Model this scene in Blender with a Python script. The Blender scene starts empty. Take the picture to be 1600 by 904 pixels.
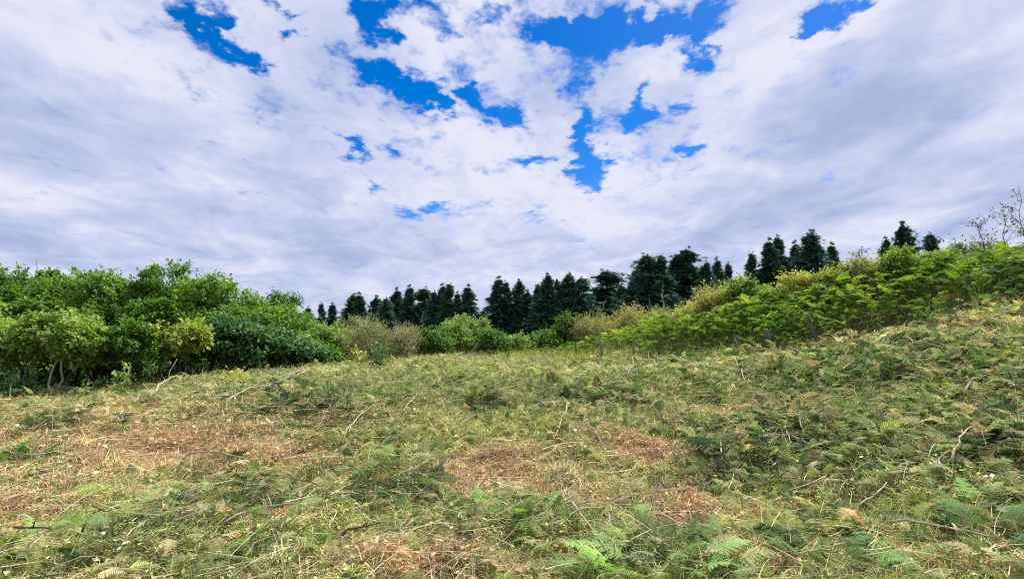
import bpy, math, random
import numpy as np
from mathutils import Vector

# ---------------------------------------------------------------- camera, world, sun, exposure
scene = bpy.context.scene
C = scene.collection
CAMZ, PITCH, F = 1.6, math.radians(6.28), 800.0
cam = bpy.data.cameras.new("camera")
cam.lens, cam.sensor_width, cam.clip_start, cam.clip_end = 18.0, 36.0, 0.05, 6000.0
camo = bpy.data.objects.new("camera", cam)
C.objects.link(camo)
camo.location = (0, 0, CAMZ)
camo.rotation_euler = (math.pi / 2 + PITCH, 0, 0)
scene.camera = camo

SUN_EL, SUN_AZ = math.radians(56), math.radians(38)      # azimuth clockwise from +Y
sun = bpy.data.lights.new("sun", 'SUN')
sun.energy, sun.angle, sun.color = 5.0, math.radians(0.6), (1.0, 0.95, 0.86)
suno = bpy.data.objects.new("sun", sun)
C.objects.link(suno)
sd = Vector((math.sin(SUN_AZ) * math.cos(SUN_EL), math.cos(SUN_AZ) * math.cos(SUN_EL), math.sin(SUN_EL)))
suno.rotation_euler = sd.to_track_quat('Z', 'Y').to_euler()

scene.view_settings.view_transform = 'Standard'
scene.view_settings.look = 'None'
scene.view_settings.exposure = 0.5
scene.view_settings.gamma = 1.0
scene.render.engine = 'CYCLES'
scene.cycles.use_denoising = True
scene.cycles.denoising_prefilter = 'NONE'
scene.cycles.filter_width = 1.1
scene.cycles.max_bounces = 6
scene.cycles.diffuse_bounces = 3
scene.cycles.transmission_bounces = 4
scene.cycles.transparent_max_bounces = 4


def at(px, py, Y):
    xc, yc = (px - 800) / F, (452 - py) / F
    dy = math.cos(PITCH) - yc * math.sin(PITCH)
    dz = math.sin(PITCH) + yc * math.cos(PITCH)
    s = Y / dy
    return (xc * s, Y, CAMZ + dz * s)


def direction(px, py):
    p = at(px, py, 1.0)
    v = Vector((p[0], p[1], p[2] - CAMZ))
    return v.normalized()


def build_world():
    w = bpy.data.worlds.new("World")
    scene.world = w
    w.use_nodes = True
    nt = w.node_tree
    N, L = nt.nodes, nt.links
    N.clear()
    out = N.new('ShaderNodeOutputWorld')
    bg = N.new('ShaderNodeBackground')
    bg.inputs['Strength'].default_value = 0.1
    L.new(bg.outputs[0], out.inputs[0])
    sky = N.new('ShaderNodeTexSky')
    sky.sky_type = 'NISHITA'
    sky.sun_disc = False
    sky.sun_elevation, sky.sun_rotation = SUN_EL, SUN_AZ
    sky.air_density, sky.dust_density, sky.ozone_density = 1.0, 0.2, 3.0
    hs = N.new('ShaderNodeHueSaturation')
    hs.inputs['Saturation'].default_value = 1.5
    hs.inputs['Hue'].default_value = 0.512
    hs.inputs['Value'].default_value = 1.0
    L.new(sky.outputs[0], hs.inputs['Color'])

    def math_(op, a, b=None, clamp=False):
        n = N.new('ShaderNodeMath')
        n.operation, n.use_clamp = op, clamp
        for i, v in enumerate((a, b)):
            if v is None:
                continue
            if isinstance(v, (int, float)):
                n.inputs[i].default_value = v
            else:
                L.new(v, n.inputs[i])
        return n.outputs[0]

    def smooth(v, a, b, lo=0.0, hi=1.0):
        n = N.new('ShaderNodeMapRange')
        n.interpolation_type = 'SMOOTHSTEP'
        L.new(v, n.inputs[0])
        for i, x in enumerate((a, b, lo, hi)):
            n.inputs[i + 1].default_value = x
        return n.outputs[0]

    def mix(f, a, b):
        n = N.new('ShaderNodeMix')
        n.data_type = 'RGBA'
        L.new(f, n.inputs[0])
        for k, v in ((6, a), (7, b)):
            if isinstance(v, tuple):
                n.inputs[k].default_value = v + (1,)
            else:
                L.new(v, n.inputs[k])
        return n.outputs[2]

    tc = N.new('ShaderNodeTexCoord')
    sep = N.new('ShaderNodeSeparateXYZ')
    L.new(tc.outputs['Generated'], sep.inputs[0])
    zz = math_('ADD', math_('MAXIMUM', sep.outputs[2], 0.0), 0.13)
    u = math_('DIVIDE', sep.outputs[0], zz)
    v = math_('DIVIDE', sep.outputs[1], zz)
    comb = N.new('ShaderNodeCombineXYZ')
    L.new(u, comb.inputs[0])
    L.new(v, comb.inputs[1])
    P = comb.outputs[0]

    def noise(scale, detail, rough, stretch=(1, 1, 1), seed=0.0, dist=0.0):
        mp = N.new('ShaderNodeMapping')
        mp.inputs['Scale'].default_value = stretch
        mp.inputs['Location'].default_value = (seed, seed * 1.7, seed * 0.3)
        L.new(P, mp.inputs[0])
        n = N.new('ShaderNodeTexNoise')
        n.inputs['Scale'].default_value = scale
        n.inputs['Detail'].default_value = detail
        n.inputs['Roughness'].default_value = rough
        n.inputs['Distortion'].default_value = dist
        L.new(mp.outputs[0], n.inputs['Vector'])
        return n.outputs[0]

    def uv(px, py):
        d = direction(px, py)
        z = max(d.z, 0) + 0.13
        return d.x / z, d.y / z

    def warp(src, scale, amp, seed):
        mp = N.new('ShaderNodeMapping')
        mp.inputs['Location'].default_value = (seed, seed, seed)
        L.new(P, mp.inputs[0])
        n = N.new('ShaderNodeTexNoise')
        n.inputs['Scale'].default_value = scale
        n.inputs['Detail'].default_value = 5
        n.inputs['Roughness'].default_value = 0.62
        L.new(mp.outputs[0], n.inputs['Vector'])
        a = N.new('ShaderNodeVectorMath')
        a.operation = 'SUBTRACT'
        L.new(n.outputs['Color'], a.inputs[0])
        a.inputs[1].default_value = (.5, .5, .5)
        b = N.new('ShaderNodeVectorMath')
        b.operation = 'MULTIPLY_ADD'
        L.new(a.outputs[0], b.inputs[0])
        b.inputs[1].default_value = (amp, amp, 0)
        L.new(src, b.inputs[2])
        return b.outputs[0]
    PW = warp(P, 8.0, 0.32, 4.4)

    last = [None]

    def blobs(items):
        tot = None
        for (px, py, rx, ry, rot, amp) in items:
            if max(rx, ry) < 100:
                rx, ry = rx * .86, ry * .86
            a = uv(px, py)
            bx, by = uv(px + rx * math.cos(rot), py + rx * math.sin(rot)), uv(px - ry * math.sin(rot), py + ry * math.cos(rot))
            e1 = Vector((bx[0] - a[0], bx[1] - a[1]))
            e2 = Vector((by[0] - a[0], by[1] - a[1]))
            ang = math.atan2(e1.y, e1.x)
            perp = abs(e1.x * e2.y - e1.y * e2.x) / max(e1.length, 1e-6)
            mp = N.new('ShaderNodeMapping')
            mp.vector_type = 'TEXTURE'
            mp.inputs['Location'].default_value = (a[0], a[1], 0)
            mp.inputs['Rotation'].default_value = (0, 0, ang)
            mp.inputs['Scale'].default_value = (e1.length, max(perp, 0.02), 1)
            # each lobe waits for the one before it, which keeps the shader's stack small
            if tot is None:
                if last[0] is None:
                    L.new(PW, mp.inputs[0])
                prev = last[0]
            else:
                prev = tot
            if prev is not None:
                ma = N.new('ShaderNodeVectorMath')
                ma.operation = 'MULTIPLY_ADD'
                L.new(prev, ma.inputs[0])
                ma.inputs[1].default_value = (1e-7, 1e-7, 0)
                L.new(PW, ma.inputs[2])
                L.new(ma.outputs[0], mp.inputs[0])
            ln = N.new('ShaderNodeVectorMath')
            ln.operation = 'LENGTH'
            L.new(mp.outputs[0], ln.inputs[0])
            g = smooth(ln.outputs['Value'], 0.0, 1.9, amp, 0.0)
            tot = g if tot is None else math_('ADD', tot, g)
        last[0] = tot
        return tot

    R = math.radians
    gaps = blobs([
        (310, 40, 62, 26, R(62), 1.0), (372, 85, 30, 13, R(40), .75), (400, 105, 26, 8, R(50), .5),
        (455, 12, 40, 15, R(-8), .9), (462, 58, 25, 13, R(0), .9),
        (595, 22, 55, 34, R(20), 1.15), (575, 100, 50, 22, R(25), 1.0), (640, 135, 55, 24, R(28), 1.0), (685, 165, 18, 26, R(0), .8),
        (672, 10, 26, 20, 0, .7), (700, 45, 20, 26, R(60), .6), (745, 148, 22, 14, 0, .9), (793, 178, 34, 17, R(10), 1.0), (760, 20, 20, 20, 0, .5),
        (557, 232, 15, 26, R(0), 1.0), (600, 235, 15, 18, 0, .5), (582, 292, 11, 14, 0, .55), (638, 338, 16, 12, 0, .75), (680, 325, 28, 13, 0, .95),
        (965, 60, 55, 34, R(10), .95), (1045, 45, 50, 34, R(-8), .95), (935, 30, 60, 30, R(0), .9), (1090, 25, 70, 30, R(-5), .85), (860, 60, 45, 22, R(20), .8),
        (1075, 95, 26, 22, 0, .95), (910, 90, 40, 30, R(-30), .55), (990, 190, 34, 18, R(-25), 1.05), (1005, 160, 18, 25, 0, .8), (1055, 165, 22, 18, 0, .8),
        (895, 145, 22, 20, R(-30), .6), (910, 210, 22, 40, R(-10), .95), (918, 268, 26, 28, 0, 1.1), (895, 240, 20, 16, 0, .7), (828, 253, 22, 9, R(-8), .75), (925, 300, 11, 12, 0, .8),
        (1070, 234, 14, 8, 0, .75), (843, 345, 26, 20, R(10), .75), (1290, 22, 44, 22, R(-20), 1.2), (1260, 45, 14, 18, 0, .7),
        (470, 165, 60, 26, R(20), .3), (365, 240, 16, 42, R(-10), .42), (210, 100, 55, 14, R(22), .33), (310, 145, 46, 16, R(25), .38), (420, 190, 40, 16, R(30), .28),
        (860, 412, 60, 8, 0, .25), (1125, 175, 16, 30, R(20), .25),
    ])
    n1 = noise(1.55, 9, 0.60, (1.15, 0.62, 1), 3.1, 0.4)
    n2 = noise(5.5, 6, 0.62, (1.0, 0.7, 1), 11.7, 0.2)
    n5 = noise(13.0, 5, 0.65, (1.0, 0.8, 1), 17.7, 0.3)
    dens = math_('ADD', math_('MULTIPLY', math_('SUBTRACT', n1, 0.5), 0.9), 0.66)
    dens = math_('ADD', dens, math_('MULTIPLY', math_('SUBTRACT', n2, 0.5), 1.9))
    dens = math_('ADD', dens, math_('MULTIPLY', math_('SUBTRACT', n5, 0.5), 1.5))
    dens = math_('SUBTRACT', dens, blobs([(860, 110, 340, 150, 0, .20), (960, 160, 180, 150, 0, .12), (640, 180, 160, 130, 0, .14), (400, 120, 120, 90, 0, .12)]))
    puffs = blobs([(1110, 75, 26, 16, 0, .5), (985, 70, 26, 14, 30, .4), (1060, 20, 14, 20, 0, .45), (1000, 18, 34, 18, 0, .8), (900, 12, 30, 14, 0, .5), (1020, 92, 34, 22, R(-50), .6), (1050, 130, 30, 30, 0, .4), (1140, 45, 20, 30, R(30), .5),
                   (960, 130, 40, 20, 0, .4), (875, 180, 20, 40, 0, .4), (640, 60, 20, 20, 0, .4), (610, 118, 14, 12, 0, .5), (345, 55, 10, 20, 0, .4), (885, 255, 12, 20, 0, .4)])
    dens = math_('ADD', dens, puffs)
    dens = math_('SUBTRACT', dens, math_('MULTIPLY', gaps, 1.0))
    alpha = smooth(dens, -0.36, 0.46)
    # light and shade of the clouds themselves
    thick = blobs([
        (1330, 170, 130, 60, R(-30), .6), (1480, 260, 170, 80, R(-28), .5), (1250, 290, 160, 50, R(-20), .42), (1560, 130, 60, 80, 0, .3),
        (60, 225, 150, 40, R(12), .55), (40, 380, 190, 34, R(8), .55), (330, 240, 120, 36, R(28), .4), (130, 130, 120, 24, R(20), .4), (560, 380, 160, 30, R(5), .22),
        (1050, 400, 160, 30, R(-8), .35), (1190, 350, 120, 24, R(-12), .4), (1540, 340, 90, 40, 0, .4), (780, 400, 130, 20, 0, .25), (470, 330, 120, 26, R(24), .25)])
    bright = blobs([
        (1180, 120, 90, 60, R(-60), .6), (960, 330, 140, 50, R(-20), .45), (1250, 60, 60, 40, 0, .4), (680, 90, 55, 40, 0, .45), (1350, 40, 80, 20, R(-20), .5),
        (1020, 110, 45, 40, R(-60), .4), (800, 300, 120, 60, 0, .3), (60, 300, 90, 30, R(20), .4), (1520, 280, 40, 22, R(-40), .5), (1480, 95, 50, 20, R(-30), .4),
        (90, 50, 120, 60, R(10), .3), (220, 230, 120, 20, R(25), .35), (1180, 380, 60, 20, 0, .3), (440, 130, 60, 30, R(30), .25)])
    n3 = noise(1.1, 5, 0.52, (1.2, 0.5, 1), 23.0, 0.3)
    n4 = noise(3.0, 6, 0.55, (1.0, 0.75, 1), 31.0, 0.6)
    sh = math_('ADD', math_('MULTIPLY', math_('SUBTRACT', n3, 0.5), 1.5), math_('MULTIPLY', math_('SUBTRACT', n4, 0.5), 2.5))
    n6 = noise(11.0, 6, 0.62, (1.0, 0.8, 1), 41.0, 0.4)
    sh = math_('ADD', sh, math_('MULTIPLY', math_('SUBTRACT', n6, 0.5), .7))
    sh = math_('ADD', sh, math_('MULTIPLY', thick, 0.8))
    sh = math_('SUBTRACT', sh, math_('MINIMUM', math_('MULTIPLY', bright, 0.7), 0.45))
    sh = smooth(math_('ADD', sh, 0.30), -0.35, 1.5)
    cr = N.new('ShaderNodeValToRGB')
    e = cr.color_ramp.elements
    e[0].position, e[0].color = 0.0, (5.7, 5.8, 6.8, 1)
    e[1].position, e[1].color = 1.0, (2.6, 3.2, 5.0, 1)
    for pos, col in ((0.30, (4.4, 4.75, 6.35, 1)), (0.62, (3.55, 4.1, 5.8, 1))):
        x = cr.color_ramp.elements.new(pos)
        x.color = col
    L.new(sh, cr.inputs[0])
    col = mix(alpha, hs.outputs[0], cr.outputs[0])
    L.new(col, bg.inputs['Color'])
    w.cycles.sampling_method = 'MANUAL'
    w.cycles.sample_map_resolution = 512


build_world()

# ---------------------------------------------------------------- numeric helpers
rng = np.random.default_rng(7)


def _hash(ix, iy, seed):
    h = (ix.astype(np.int64) * 374761393 + iy.astype(np.int64) * 668265263 + seed * 982451653) & 0x7fffffff
    h = ((h ^ (h >> 13)) * 1274126177) & 0x7fffffff
    h = h ^ (h >> 16)
    return (h & 0xffff) / 65535.0


def vnoise(x, y, seed=0):
    ix, iy = np.floor(x), np.floor(y)
    fx, fy = x - ix, y - iy
    fx, fy = fx * fx * (3 - 2 * fx), fy * fy * (3 - 2 * fy)
    a, b = _hash(ix, iy, seed), _hash(ix + 1, iy, seed)
    c, d = _hash(ix, iy + 1, seed), _hash(ix + 1, iy + 1, seed)
    return (a * (1 - fx) + b * fx) * (1 - fy) + (c * (1 - fx) + d * fx) * fy


def fbm(x, y, octaves=4, seed=0, gain=0.5):
    t, amp, tot = 0, 1.0, 0.0
    for o in range(octaves):
        t = t + amp * vnoise(x, y, seed + o * 17)
        tot += amp
        amp *= gain
        x, y = x * 2.03 + 3.1, y * 2.03 + 1.7
    return t / tot


# ---------------------------------------------------------------- terrain
CTRL_PX = [  # picture column, row, metres ahead: where the cleared slope passes
    (0, 904, 3.5), (400, 904, 3.5), (800, 904, 3.4), (1200, 904, 3.3), (1600, 904, 3.1),
    (0, 800, 4.9), (400, 800, 4.8), (800, 800, 4.8), (1200, 800, 4.6), (1600, 800, 4.2),
    (0, 700, 7.6), (400, 700, 7.4), (800, 700, 7.2), (1200, 700, 6.6), (1600, 700, 5.8),
    (0, 655, 10.5), (400, 650, 9.8), (800, 640, 10.4), (1200, 640, 9.2), (1600, 610, 8.2),
    (0, 626, 14.5), (200, 622, 15), (260, 600, 16), (400, 590, 17.5), (520, 578, 19), (650, 565, 22), (800, 563, 22.5),
    (1000, 562, 20.5), (1160, 557, 17.3), (1310, 538, 15.6), (1500, 512, 13.8), (1600, 480, 14.2), (1600, 540, 11),
    (1400, 575, 10.5), (1000, 600, 13.5), (600, 610, 13.0),
]
CTRL = [at(*c) for c in CTRL_PX]
CTRL += [(-30, 3, 0.2), (-20, -8, -.2), (0, -8, -.4), (20, -8, 2.0), (22, 2, 3.6), (16, 7, 2.6), (-25, 14, -.3),
         (-12, 22, -.5), (-17, 19, -.5), (-5, 30, .4), (0, 30, .6), (5, 30, 1.2), (20, 20, 4.6), (17, 19, 4.2), (12, 20, 3.3), (9, 24, 2.7),
         (28, 12, 5.6), (18, 28, 4.5), (10, 32, 2.4), (-30, 30, -1.5), (-12, 36, -1.0), (0, 40, -.6), (30, 30, 5.5), (36, 0, 6.0)]
CP = np.array(CTRL)


def _tps_fit(P):
    n = len(P)
    d = np.hypot(P[:, None, 0] - P[None, :, 0], P[:, None, 1] - P[None, :, 1])
    K = np.where(d > 0, d * d * np.log(np.maximum(d, 1e-9)), 0) + np.eye(n) * 0.6
    Q = np.c_[np.ones(n), P[:, :2]]
    A = np.block([[K, Q], [Q.T, np.zeros((3, 3))]])
    return np.linalg.solve(A, np.r_[P[:, 2], 0, 0, 0])


TW = _tps_fit(CP)


def base_h(x, y):
    x, y = np.asarray(x, float), np.asarray(y, float)
    sh = x.shape
    x, y = x.ravel(), y.ravel()
    out = np.empty_like(x)
    for s in range(0, len(x), 200000):
        xs, ys = np.clip(x[s:s + 200000], -32, 36), np.clip(y[s:s + 200000], -12, 42)
        d = np.hypot(xs[:, None] - CP[None, :, 0], ys[:, None] - CP[None, :, 1])
        K = np.where(d > 0, d * d * np.log(np.maximum(d, 1e-9)), 0)
        out[s:s + 200000] = K @ TW[:-3] + TW[-3] + TW[-2] * xs + TW[-1] * ys
    r = np.hypot(x, y)
    far = -2.0 + 0.05 * np.clip(x, -60, 150) + 2.0 * (fbm(x / 90, y / 90, 3, 5) - .5) - np.clip(r - 150, 0, 1e5) * 0.012
    k = np.clip((r - 34) / 30, 0, 1)
    k = k * k * (3 - 2 * k)
    return (out * (1 - k) + far * k).reshape(sh)


def h(x, y):
    """ground height with its lumps"""
    x, y = np.asarray(x, float), np.asarray(y, float)
    r = np.hypot(x, y)
    b = base_h(x, y)
    b = b + (fbm(x * .9, y * .9, 3, 2) - .5) * 0.26 + (fbm(x * 2.4, y * 2.4, 4, 9, .6) - .5) * 0.22
    return b


def h1(x, y):
    return float(h(np.array([x]), np.array([y]))[0])


def hit(px, py):
    """where the line of sight of a picture point meets the ground"""
    d = direction(px, py)
    t = np.linspace(2.0, 60, 4000)
    X, Y, Z = d.x * t, d.y * t, CAMZ + d.z * t
    g = h(X, Y)
    i = np.argmax(g >= Z)
    if g[i] < Z[i]:
        i = np.argmin(Z - g)
    return float(X[i]), float(Y[i]), float(g[i])


# boundary between the cleared ground and the standing bracken
EDGE = np.array([(-9, 27.5), (-4, 25.5), (0.9, 23), (5.2, 21), (7.5, 17.3), (10.0, 15.7), (12.0, 13.9), (13.2, 15.6), (14.4, 14.4), (15.2, 11), (17.5, 6), (22, -2)])


def beyond(x, y):
    """signed distance past the bracken edge (positive = among the ferns)"""
    best = np.full(np.shape(x), 1e9)
    sign = np.ones(np.shape(x))
    for a, b in zip(EDGE[:-1], EDGE[1:]):
        ab = b - a
        t = np.clip(((x - a[0]) * ab[0] + (y - a[1]) * ab[1]) / (ab @ ab), 0, 1)
        d = np.hypot(x - a[0] - t * ab[0], y - a[1] - t * ab[1])
        cr = ab[0] * (y - a[1]) - ab[1] * (x - a[0])
        m = d < best - 1e-9
        best = np.where(m, d, best)
        sign = np.where(m, np.where(cr > 0, 1, -1), sign)
    return best * sign


# ---------------------------------------------------------------- mesh helpers
def mesh_obj(name, V, T, mat, col=None, parent=None, smooth=False, loc=None):
    V = np.ascontiguousarray(V, dtype=np.float32)
    T = np.ascontiguousarray(T, dtype=np.int32)
    if loc is not None:
        V = V - np.array(loc, dtype=np.float32)
    me = bpy.data.meshes.new(name)
    me.vertices.add(len(V))
    me.vertices.foreach_set('co', V.ravel())
    me.loops.add(T.size)
    me.loops.foreach_set('vertex_index', T.ravel())
    me.polygons.add(len(T))
    me.polygons.foreach_set('loop_start', np.arange(0, T.size, T.shape[1], dtype=np.int32))
    me.update(calc_edges=True)
    if smooth:
        me.polygons.foreach_set('use_smooth', np.ones(len(T), dtype=bool))
    if col is not None:
        ca = me.color_attributes.new('Col', 'FLOAT_COLOR', 'POINT')
        c4 = np.ones((len(V), 4), dtype=np.float32)
        c4[:, :3] = col
        ca.data.foreach_set('color', c4.ravel())
    me.materials.append(mat)
    o = bpy.data.objects.new(name, me)
    C.objects.link(o)
    if parent is not None:
        o.parent = parent
    if loc is not None:
        o.location = (0, 0, 0) if parent is not None else loc
    return o


def tag(o, label=None, cat=None, group=None, kind=None):
    if label: o['label'] = label
    if cat: o['category'] = cat
    if group: o['group'] = group
    if kind: o['kind'] = kind
    return o


def thing(name, label, cat, loc, group=None):
    o = bpy.data.objects.new(name, None)
    o.empty_display_size = 0.2
    C.objects.link(o)
    o.location = loc
    return tag(o, label, cat, group)


class Geo:
    """collects triangles with a colour per vertex"""
    def __init__(s):
        s.V, s.T, s.C, s.n = [], [], [], 0

    def add(s, V, T, col):
        V = np.asarray(V, dtype=np.float32)
        s.V.append(V)
        s.T.append(np.asarray(T, dtype=np.int64) + s.n)
        c = np.empty((len(V), 3), dtype=np.float32)
        c[:] = col
        s.C.append(c)
        s.n += len(V)
        return s

    def get(s):
        return np.concatenate(s.V), np.concatenate(s.T), np.concatenate(s.C)

    def build(s, name, mat, parent=None, loc=None, smooth=False):
        V, T, Cc = s.get()
        return mesh_obj(name, V, T, mat, Cc, parent, smooth, loc)


def norm(v):
    return v / np.maximum(np.linalg.norm(v, axis=-1, keepdims=True), 1e-9)


def frames(d, n):
    """rotation matrices whose x axis is d and whose z axis leans to n"""
    X = norm(d)
    Z = norm(n - (n * X).sum(-1, keepdims=True) * X)
    Y = np.cross(Z, X)
    return np.stack([X, Y, Z], axis=-1)


def stamp(geo, tmpl, pos, R, scale, col):
    """put copies of a template (V, T, colour factor) at pos"""
    tv, tt, tc = tmpl
    n = len(pos)
    if n == 0:
        return
    scale = np.asarray(scale, dtype=np.float32)
    if scale.ndim == 1:
        scale = np.repeat(scale[:, None], 3, 1)
    loc = tv[None] * scale[:, None, :]
    V = np.einsum('nij,nvj->nvi', R, loc) + pos[:, None, :]
    T = tt[None] + (np.arange(n) * len(tv))[:, None, None]
    col = np.clip(col[:, None, :] * tc[None], 0, 1)
    geo.add(V.reshape(-1, 3), T.reshape(-1, 3), col.reshape(-1, 3))


def tube(geo, pts, rad, col, sides=6):
    pts = np.asarray(pts, float)
    rad = np.broadcast_to(np.asarray(rad, float), (len(pts),))
    d = norm(np.gradient(pts, axis=0))
    ref = np.array([0.31, 0.17, 0.93]) if abs(d[0][2]) < .8 else np.array([1.0, 0.2, 0.1])
    Y = norm(np.cross(d, ref))
    Z = np.cross(d, Y)
    a = np.linspace(0, 2 * math.pi, sides, endpoint=False)
    V = pts[:, None] + rad[:, None, None] * (np.cos(a)[None, :, None] * Y[:, None] + np.sin(a)[None, :, None] * Z[:, None])
    T = []
    for i in range(len(pts) - 1):
        for j in range(sides):
            k = (j + 1) % sides
            p, q, r, s = i * sides + j, i * sides + k, (i + 1) * sides + k, (i + 1) * sides + j
            T += [(p, q, r), (p, r, s)]
    for j in range(1, sides - 1):
        T.append((0, j + 1, j))
        e = (len(pts) - 1) * sides
        T.append((e, e + j, e + j + 1))
    geo.add(V.reshape(-1, 3), T, col)


def bend_path(a, b, n=6, wob=0.05, r=None):
    r = r or rng
    a, b = np.array(a, float), np.array(b, float)
    t = np.linspace(0, 1, n)[:, None]
    L = np.linalg.norm(b - a)
    w = r.normal(size=(n, 3)) * wob * L
    w[0] = w[-1] = 0
    arc = r.normal(size=3) * wob * L * 1.5
    return a + (b - a) * t + w * 0.5 + arc * np.sin(t * math.pi)


# ---------------------------------------------------------------- materials
def mat_leaf(name, trans=0.35, rough=0.55, spec=0.35, var=0.25, nscale=3.0, gain=1.0):
    m = bpy.data.materials.new(name)
    m.use_nodes = True
    nt = m.node_tree
    N, L = nt.nodes, nt.links
    N.clear()
    out = N.new('ShaderNodeOutputMaterial')
    at_ = N.new('ShaderNodeAttribute')
    at_.attribute_name = 'Col'
    geo = N.new('ShaderNodeNewGeometry')
    nz = N.new('ShaderNodeTexNoise')
    nz.inputs['Scale'].default_value = nscale
    nz.inputs['Detail'].default_value = 3
    L.new(geo.outputs['Position'], nz.inputs['Vector'])
    mr = N.new('ShaderNodeMapRange')
    mr.inputs[1].default_value, mr.inputs[2].default_value = 0.3, 0.7
    mr.inputs[3].default_value, mr.inputs[4].default_value = (1 - var) * gain, (1 + var) * gain
    L.new(nz.outputs[0], mr.inputs[0])
    hsv = N.new('ShaderNodeHueSaturation')
    L.new(at_.outputs['Color'], hsv.inputs['Color'])
    L.new(mr.outputs[0], hsv.inputs['Value'])
    p = N.new('ShaderNodeBsdfPrincipled')
    p.inputs['Roughness'].default_value = rough
    p.inputs['Specular IOR Level'].default_value = spec
    L.new(hsv.outputs[0], p.inputs['Base Color'])
    last = p.outputs[0]
    if trans > 0:
        tr = N.new('ShaderNodeBsdfTranslucent')
        h2 = N.new('ShaderNodeHueSaturation')
        h2.inputs['Value'].default_value = 1.5
        h2.inputs['Saturation'].default_value = 1.15
        h2.inputs['Hue'].default_value = 0.49
        L.new(hsv.outputs[0], h2.inputs['Color'])
        L.new(h2.outputs[0], tr.inputs['Color'])
        mx = N.new('ShaderNodeMixShader')
        mx.inputs[0].default_value = trans
        L.new(p.outputs[0], mx.inputs[1])
        L.new(tr.outputs[0], mx.inputs[2])
        last = mx.outputs[0]
    L.new(last, out.inputs[0])
    return m


def mat_wood(name, a, b, scale=12):
    m = bpy.data.materials.new(name)
    m.use_nodes = True
    nt = m.node_tree
    N, L = nt.nodes, nt.links
    p = N['Principled BSDF']
    p.inputs['Roughness'].default_value = 0.85
    tc = N.new('ShaderNodeTexCoord')
    mp = N.new('ShaderNodeMapping')
    mp.inputs['Scale'].default_value = (1, 1, 0.25)
    L.new(tc.outputs['Object'], mp.inputs[0])
    nz = N.new('ShaderNodeTexNoise')
    nz.inputs['Scale'].default_value, nz.inputs['Detail'].default_value = scale, 6
    L.new(mp.outputs[0], nz.inputs['Vector'])
    cr = N.new('ShaderNodeValToRGB')
    cr.color_ramp.elements[0].position, cr.color_ramp.elements[1].position = .3, .7
    cr.color_ramp.elements[0].color, cr.color_ramp.elements[1].color = a + (1,), b + (1,)
    L.new(nz.outputs[0], cr.inputs[0])
    L.new(cr.outputs[0], p.inputs['Base Color'])
    bp = N.new('ShaderNodeBump')
    bp.inputs['Strength'].default_value = 0.5
    bp.inputs['Distance'].default_value = 0.01
    L.new(nz.outputs[0], bp.inputs['Height'])
    L.new(bp.outputs[0], p.inputs['Normal'])
    return m


M_LITTER = mat_leaf('litter', trans=0.15, rough=0.8, spec=0.12, var=0.25, nscale=2.2, gain=1.3)
M_FERN = mat_leaf('fern_leaf', trans=0.35, rough=0.7, spec=0.12, var=0.3, nscale=1.6)
M_BRACKEN = mat_leaf('bracken_leaf', trans=0.48, rough=0.7, spec=0.12, var=0.3, nscale=1.0, gain=1.05)
M_BROAD = mat_leaf('broad_leaf', trans=0.45, rough=0.5, spec=0.25, var=0.3, nscale=1.3, gain=0.98)
M_CONIFER = mat_leaf('conifer_needles', trans=0.15, rough=0.9, spec=0.03, var=0.2, nscale=0.7)
M_SHRUB = mat_leaf('shrub_leaf', trans=0.35, rough=0.55, spec=0.3, var=0.25, nscale=1.6)
M_BARK = mat_wood('pale_bark', (.30, .28, .23), (.60, .57, .48), 14)
M_DBARK = mat_wood('dark_bark', (.035, .028, .022), (.10, .08, .06), 6)
M_POST = mat_wood('weathered_post', (.05, .045, .04), (.14, .12, .10), 18)
M_GPOST = mat_wood('grey_post', (.12, .115, .08), (.27, .25, .18), 18)
M_STICK = mat_wood('dry_stick', (.22, .17, .10), (.50, .42, .28), 20)
M_DSTICK = mat_wood('dark_stick', (.05, .035, .025), (.13, .09, .06), 20)


def mat_ground():
    m = bpy.data.materials.new('soil_and_litter')
    m.use_nodes = True
    nt = m.node_tree
    N, L = nt.nodes, nt.links
    p = N['Principled BSDF']
    p.inputs['Roughness'].default_value = 0.95
    p.inputs['Specular IOR Level'].default_value = 0.1
    geo = N.new('ShaderNodeNewGeometry')

    def nz(s, d, r=.6):
        n = N.new('ShaderNodeTexNoise')
        n.inputs['Scale'].default_value, n.inputs['Detail'].default_value, n.inputs['Roughness'].default_value = s, d, r
        L.new(geo.outputs['Position'], n.inputs['Vector'])
        return n.outputs[0]
    a, b = nz(9, 8, .7), nz(.5, 4)
    cr = N.new('ShaderNodeValToRGB')
    e = cr.color_ramp.elements
    e[0].position, e[0].color = .32, (.035, .026, .016, 1)
    e[1].position, e[1].color = .72, (.26, .19, .10, 1)
    x = e.new(.5)
    x.color = (.11, .085, .045, 1)
    L.new(a, cr.inputs[0])
    cr2 = N.new('ShaderNodeValToRGB')
    e = cr2.color_ramp.elements
    e[0].position, e[0].color = .3, (.02, .03, .012, 1)
    e[1].position, e[1].color = .7, (.10, .13, .04, 1)
    L.new(a, cr2.inputs[0])
    mx = N.new('ShaderNodeMix')
    mx.data_type = 'RGBA'
    mr = N.new('ShaderNodeMapRange')
    mr.inputs[1].default_value, mr.inputs[2].default_value = .42, .58
    L.new(b, mr.inputs[0])
    L.new(mr.outputs[0], mx.inputs[0])
    L.new(cr.outputs[0], mx.inputs[6])
    L.new(cr2.outputs[0], mx.inputs[7])
    L.new(mx.outputs[2], p.inputs['Base Color'])
    bp = N.new('ShaderNodeBump')
    bp.inputs['Strength'].default_value, bp.inputs['Distance'].default_value = .8, .04
    L.new(a, bp.inputs['Height'])
    L.new(bp.outputs[0], p.inputs['Normal'])
    return m


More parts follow.
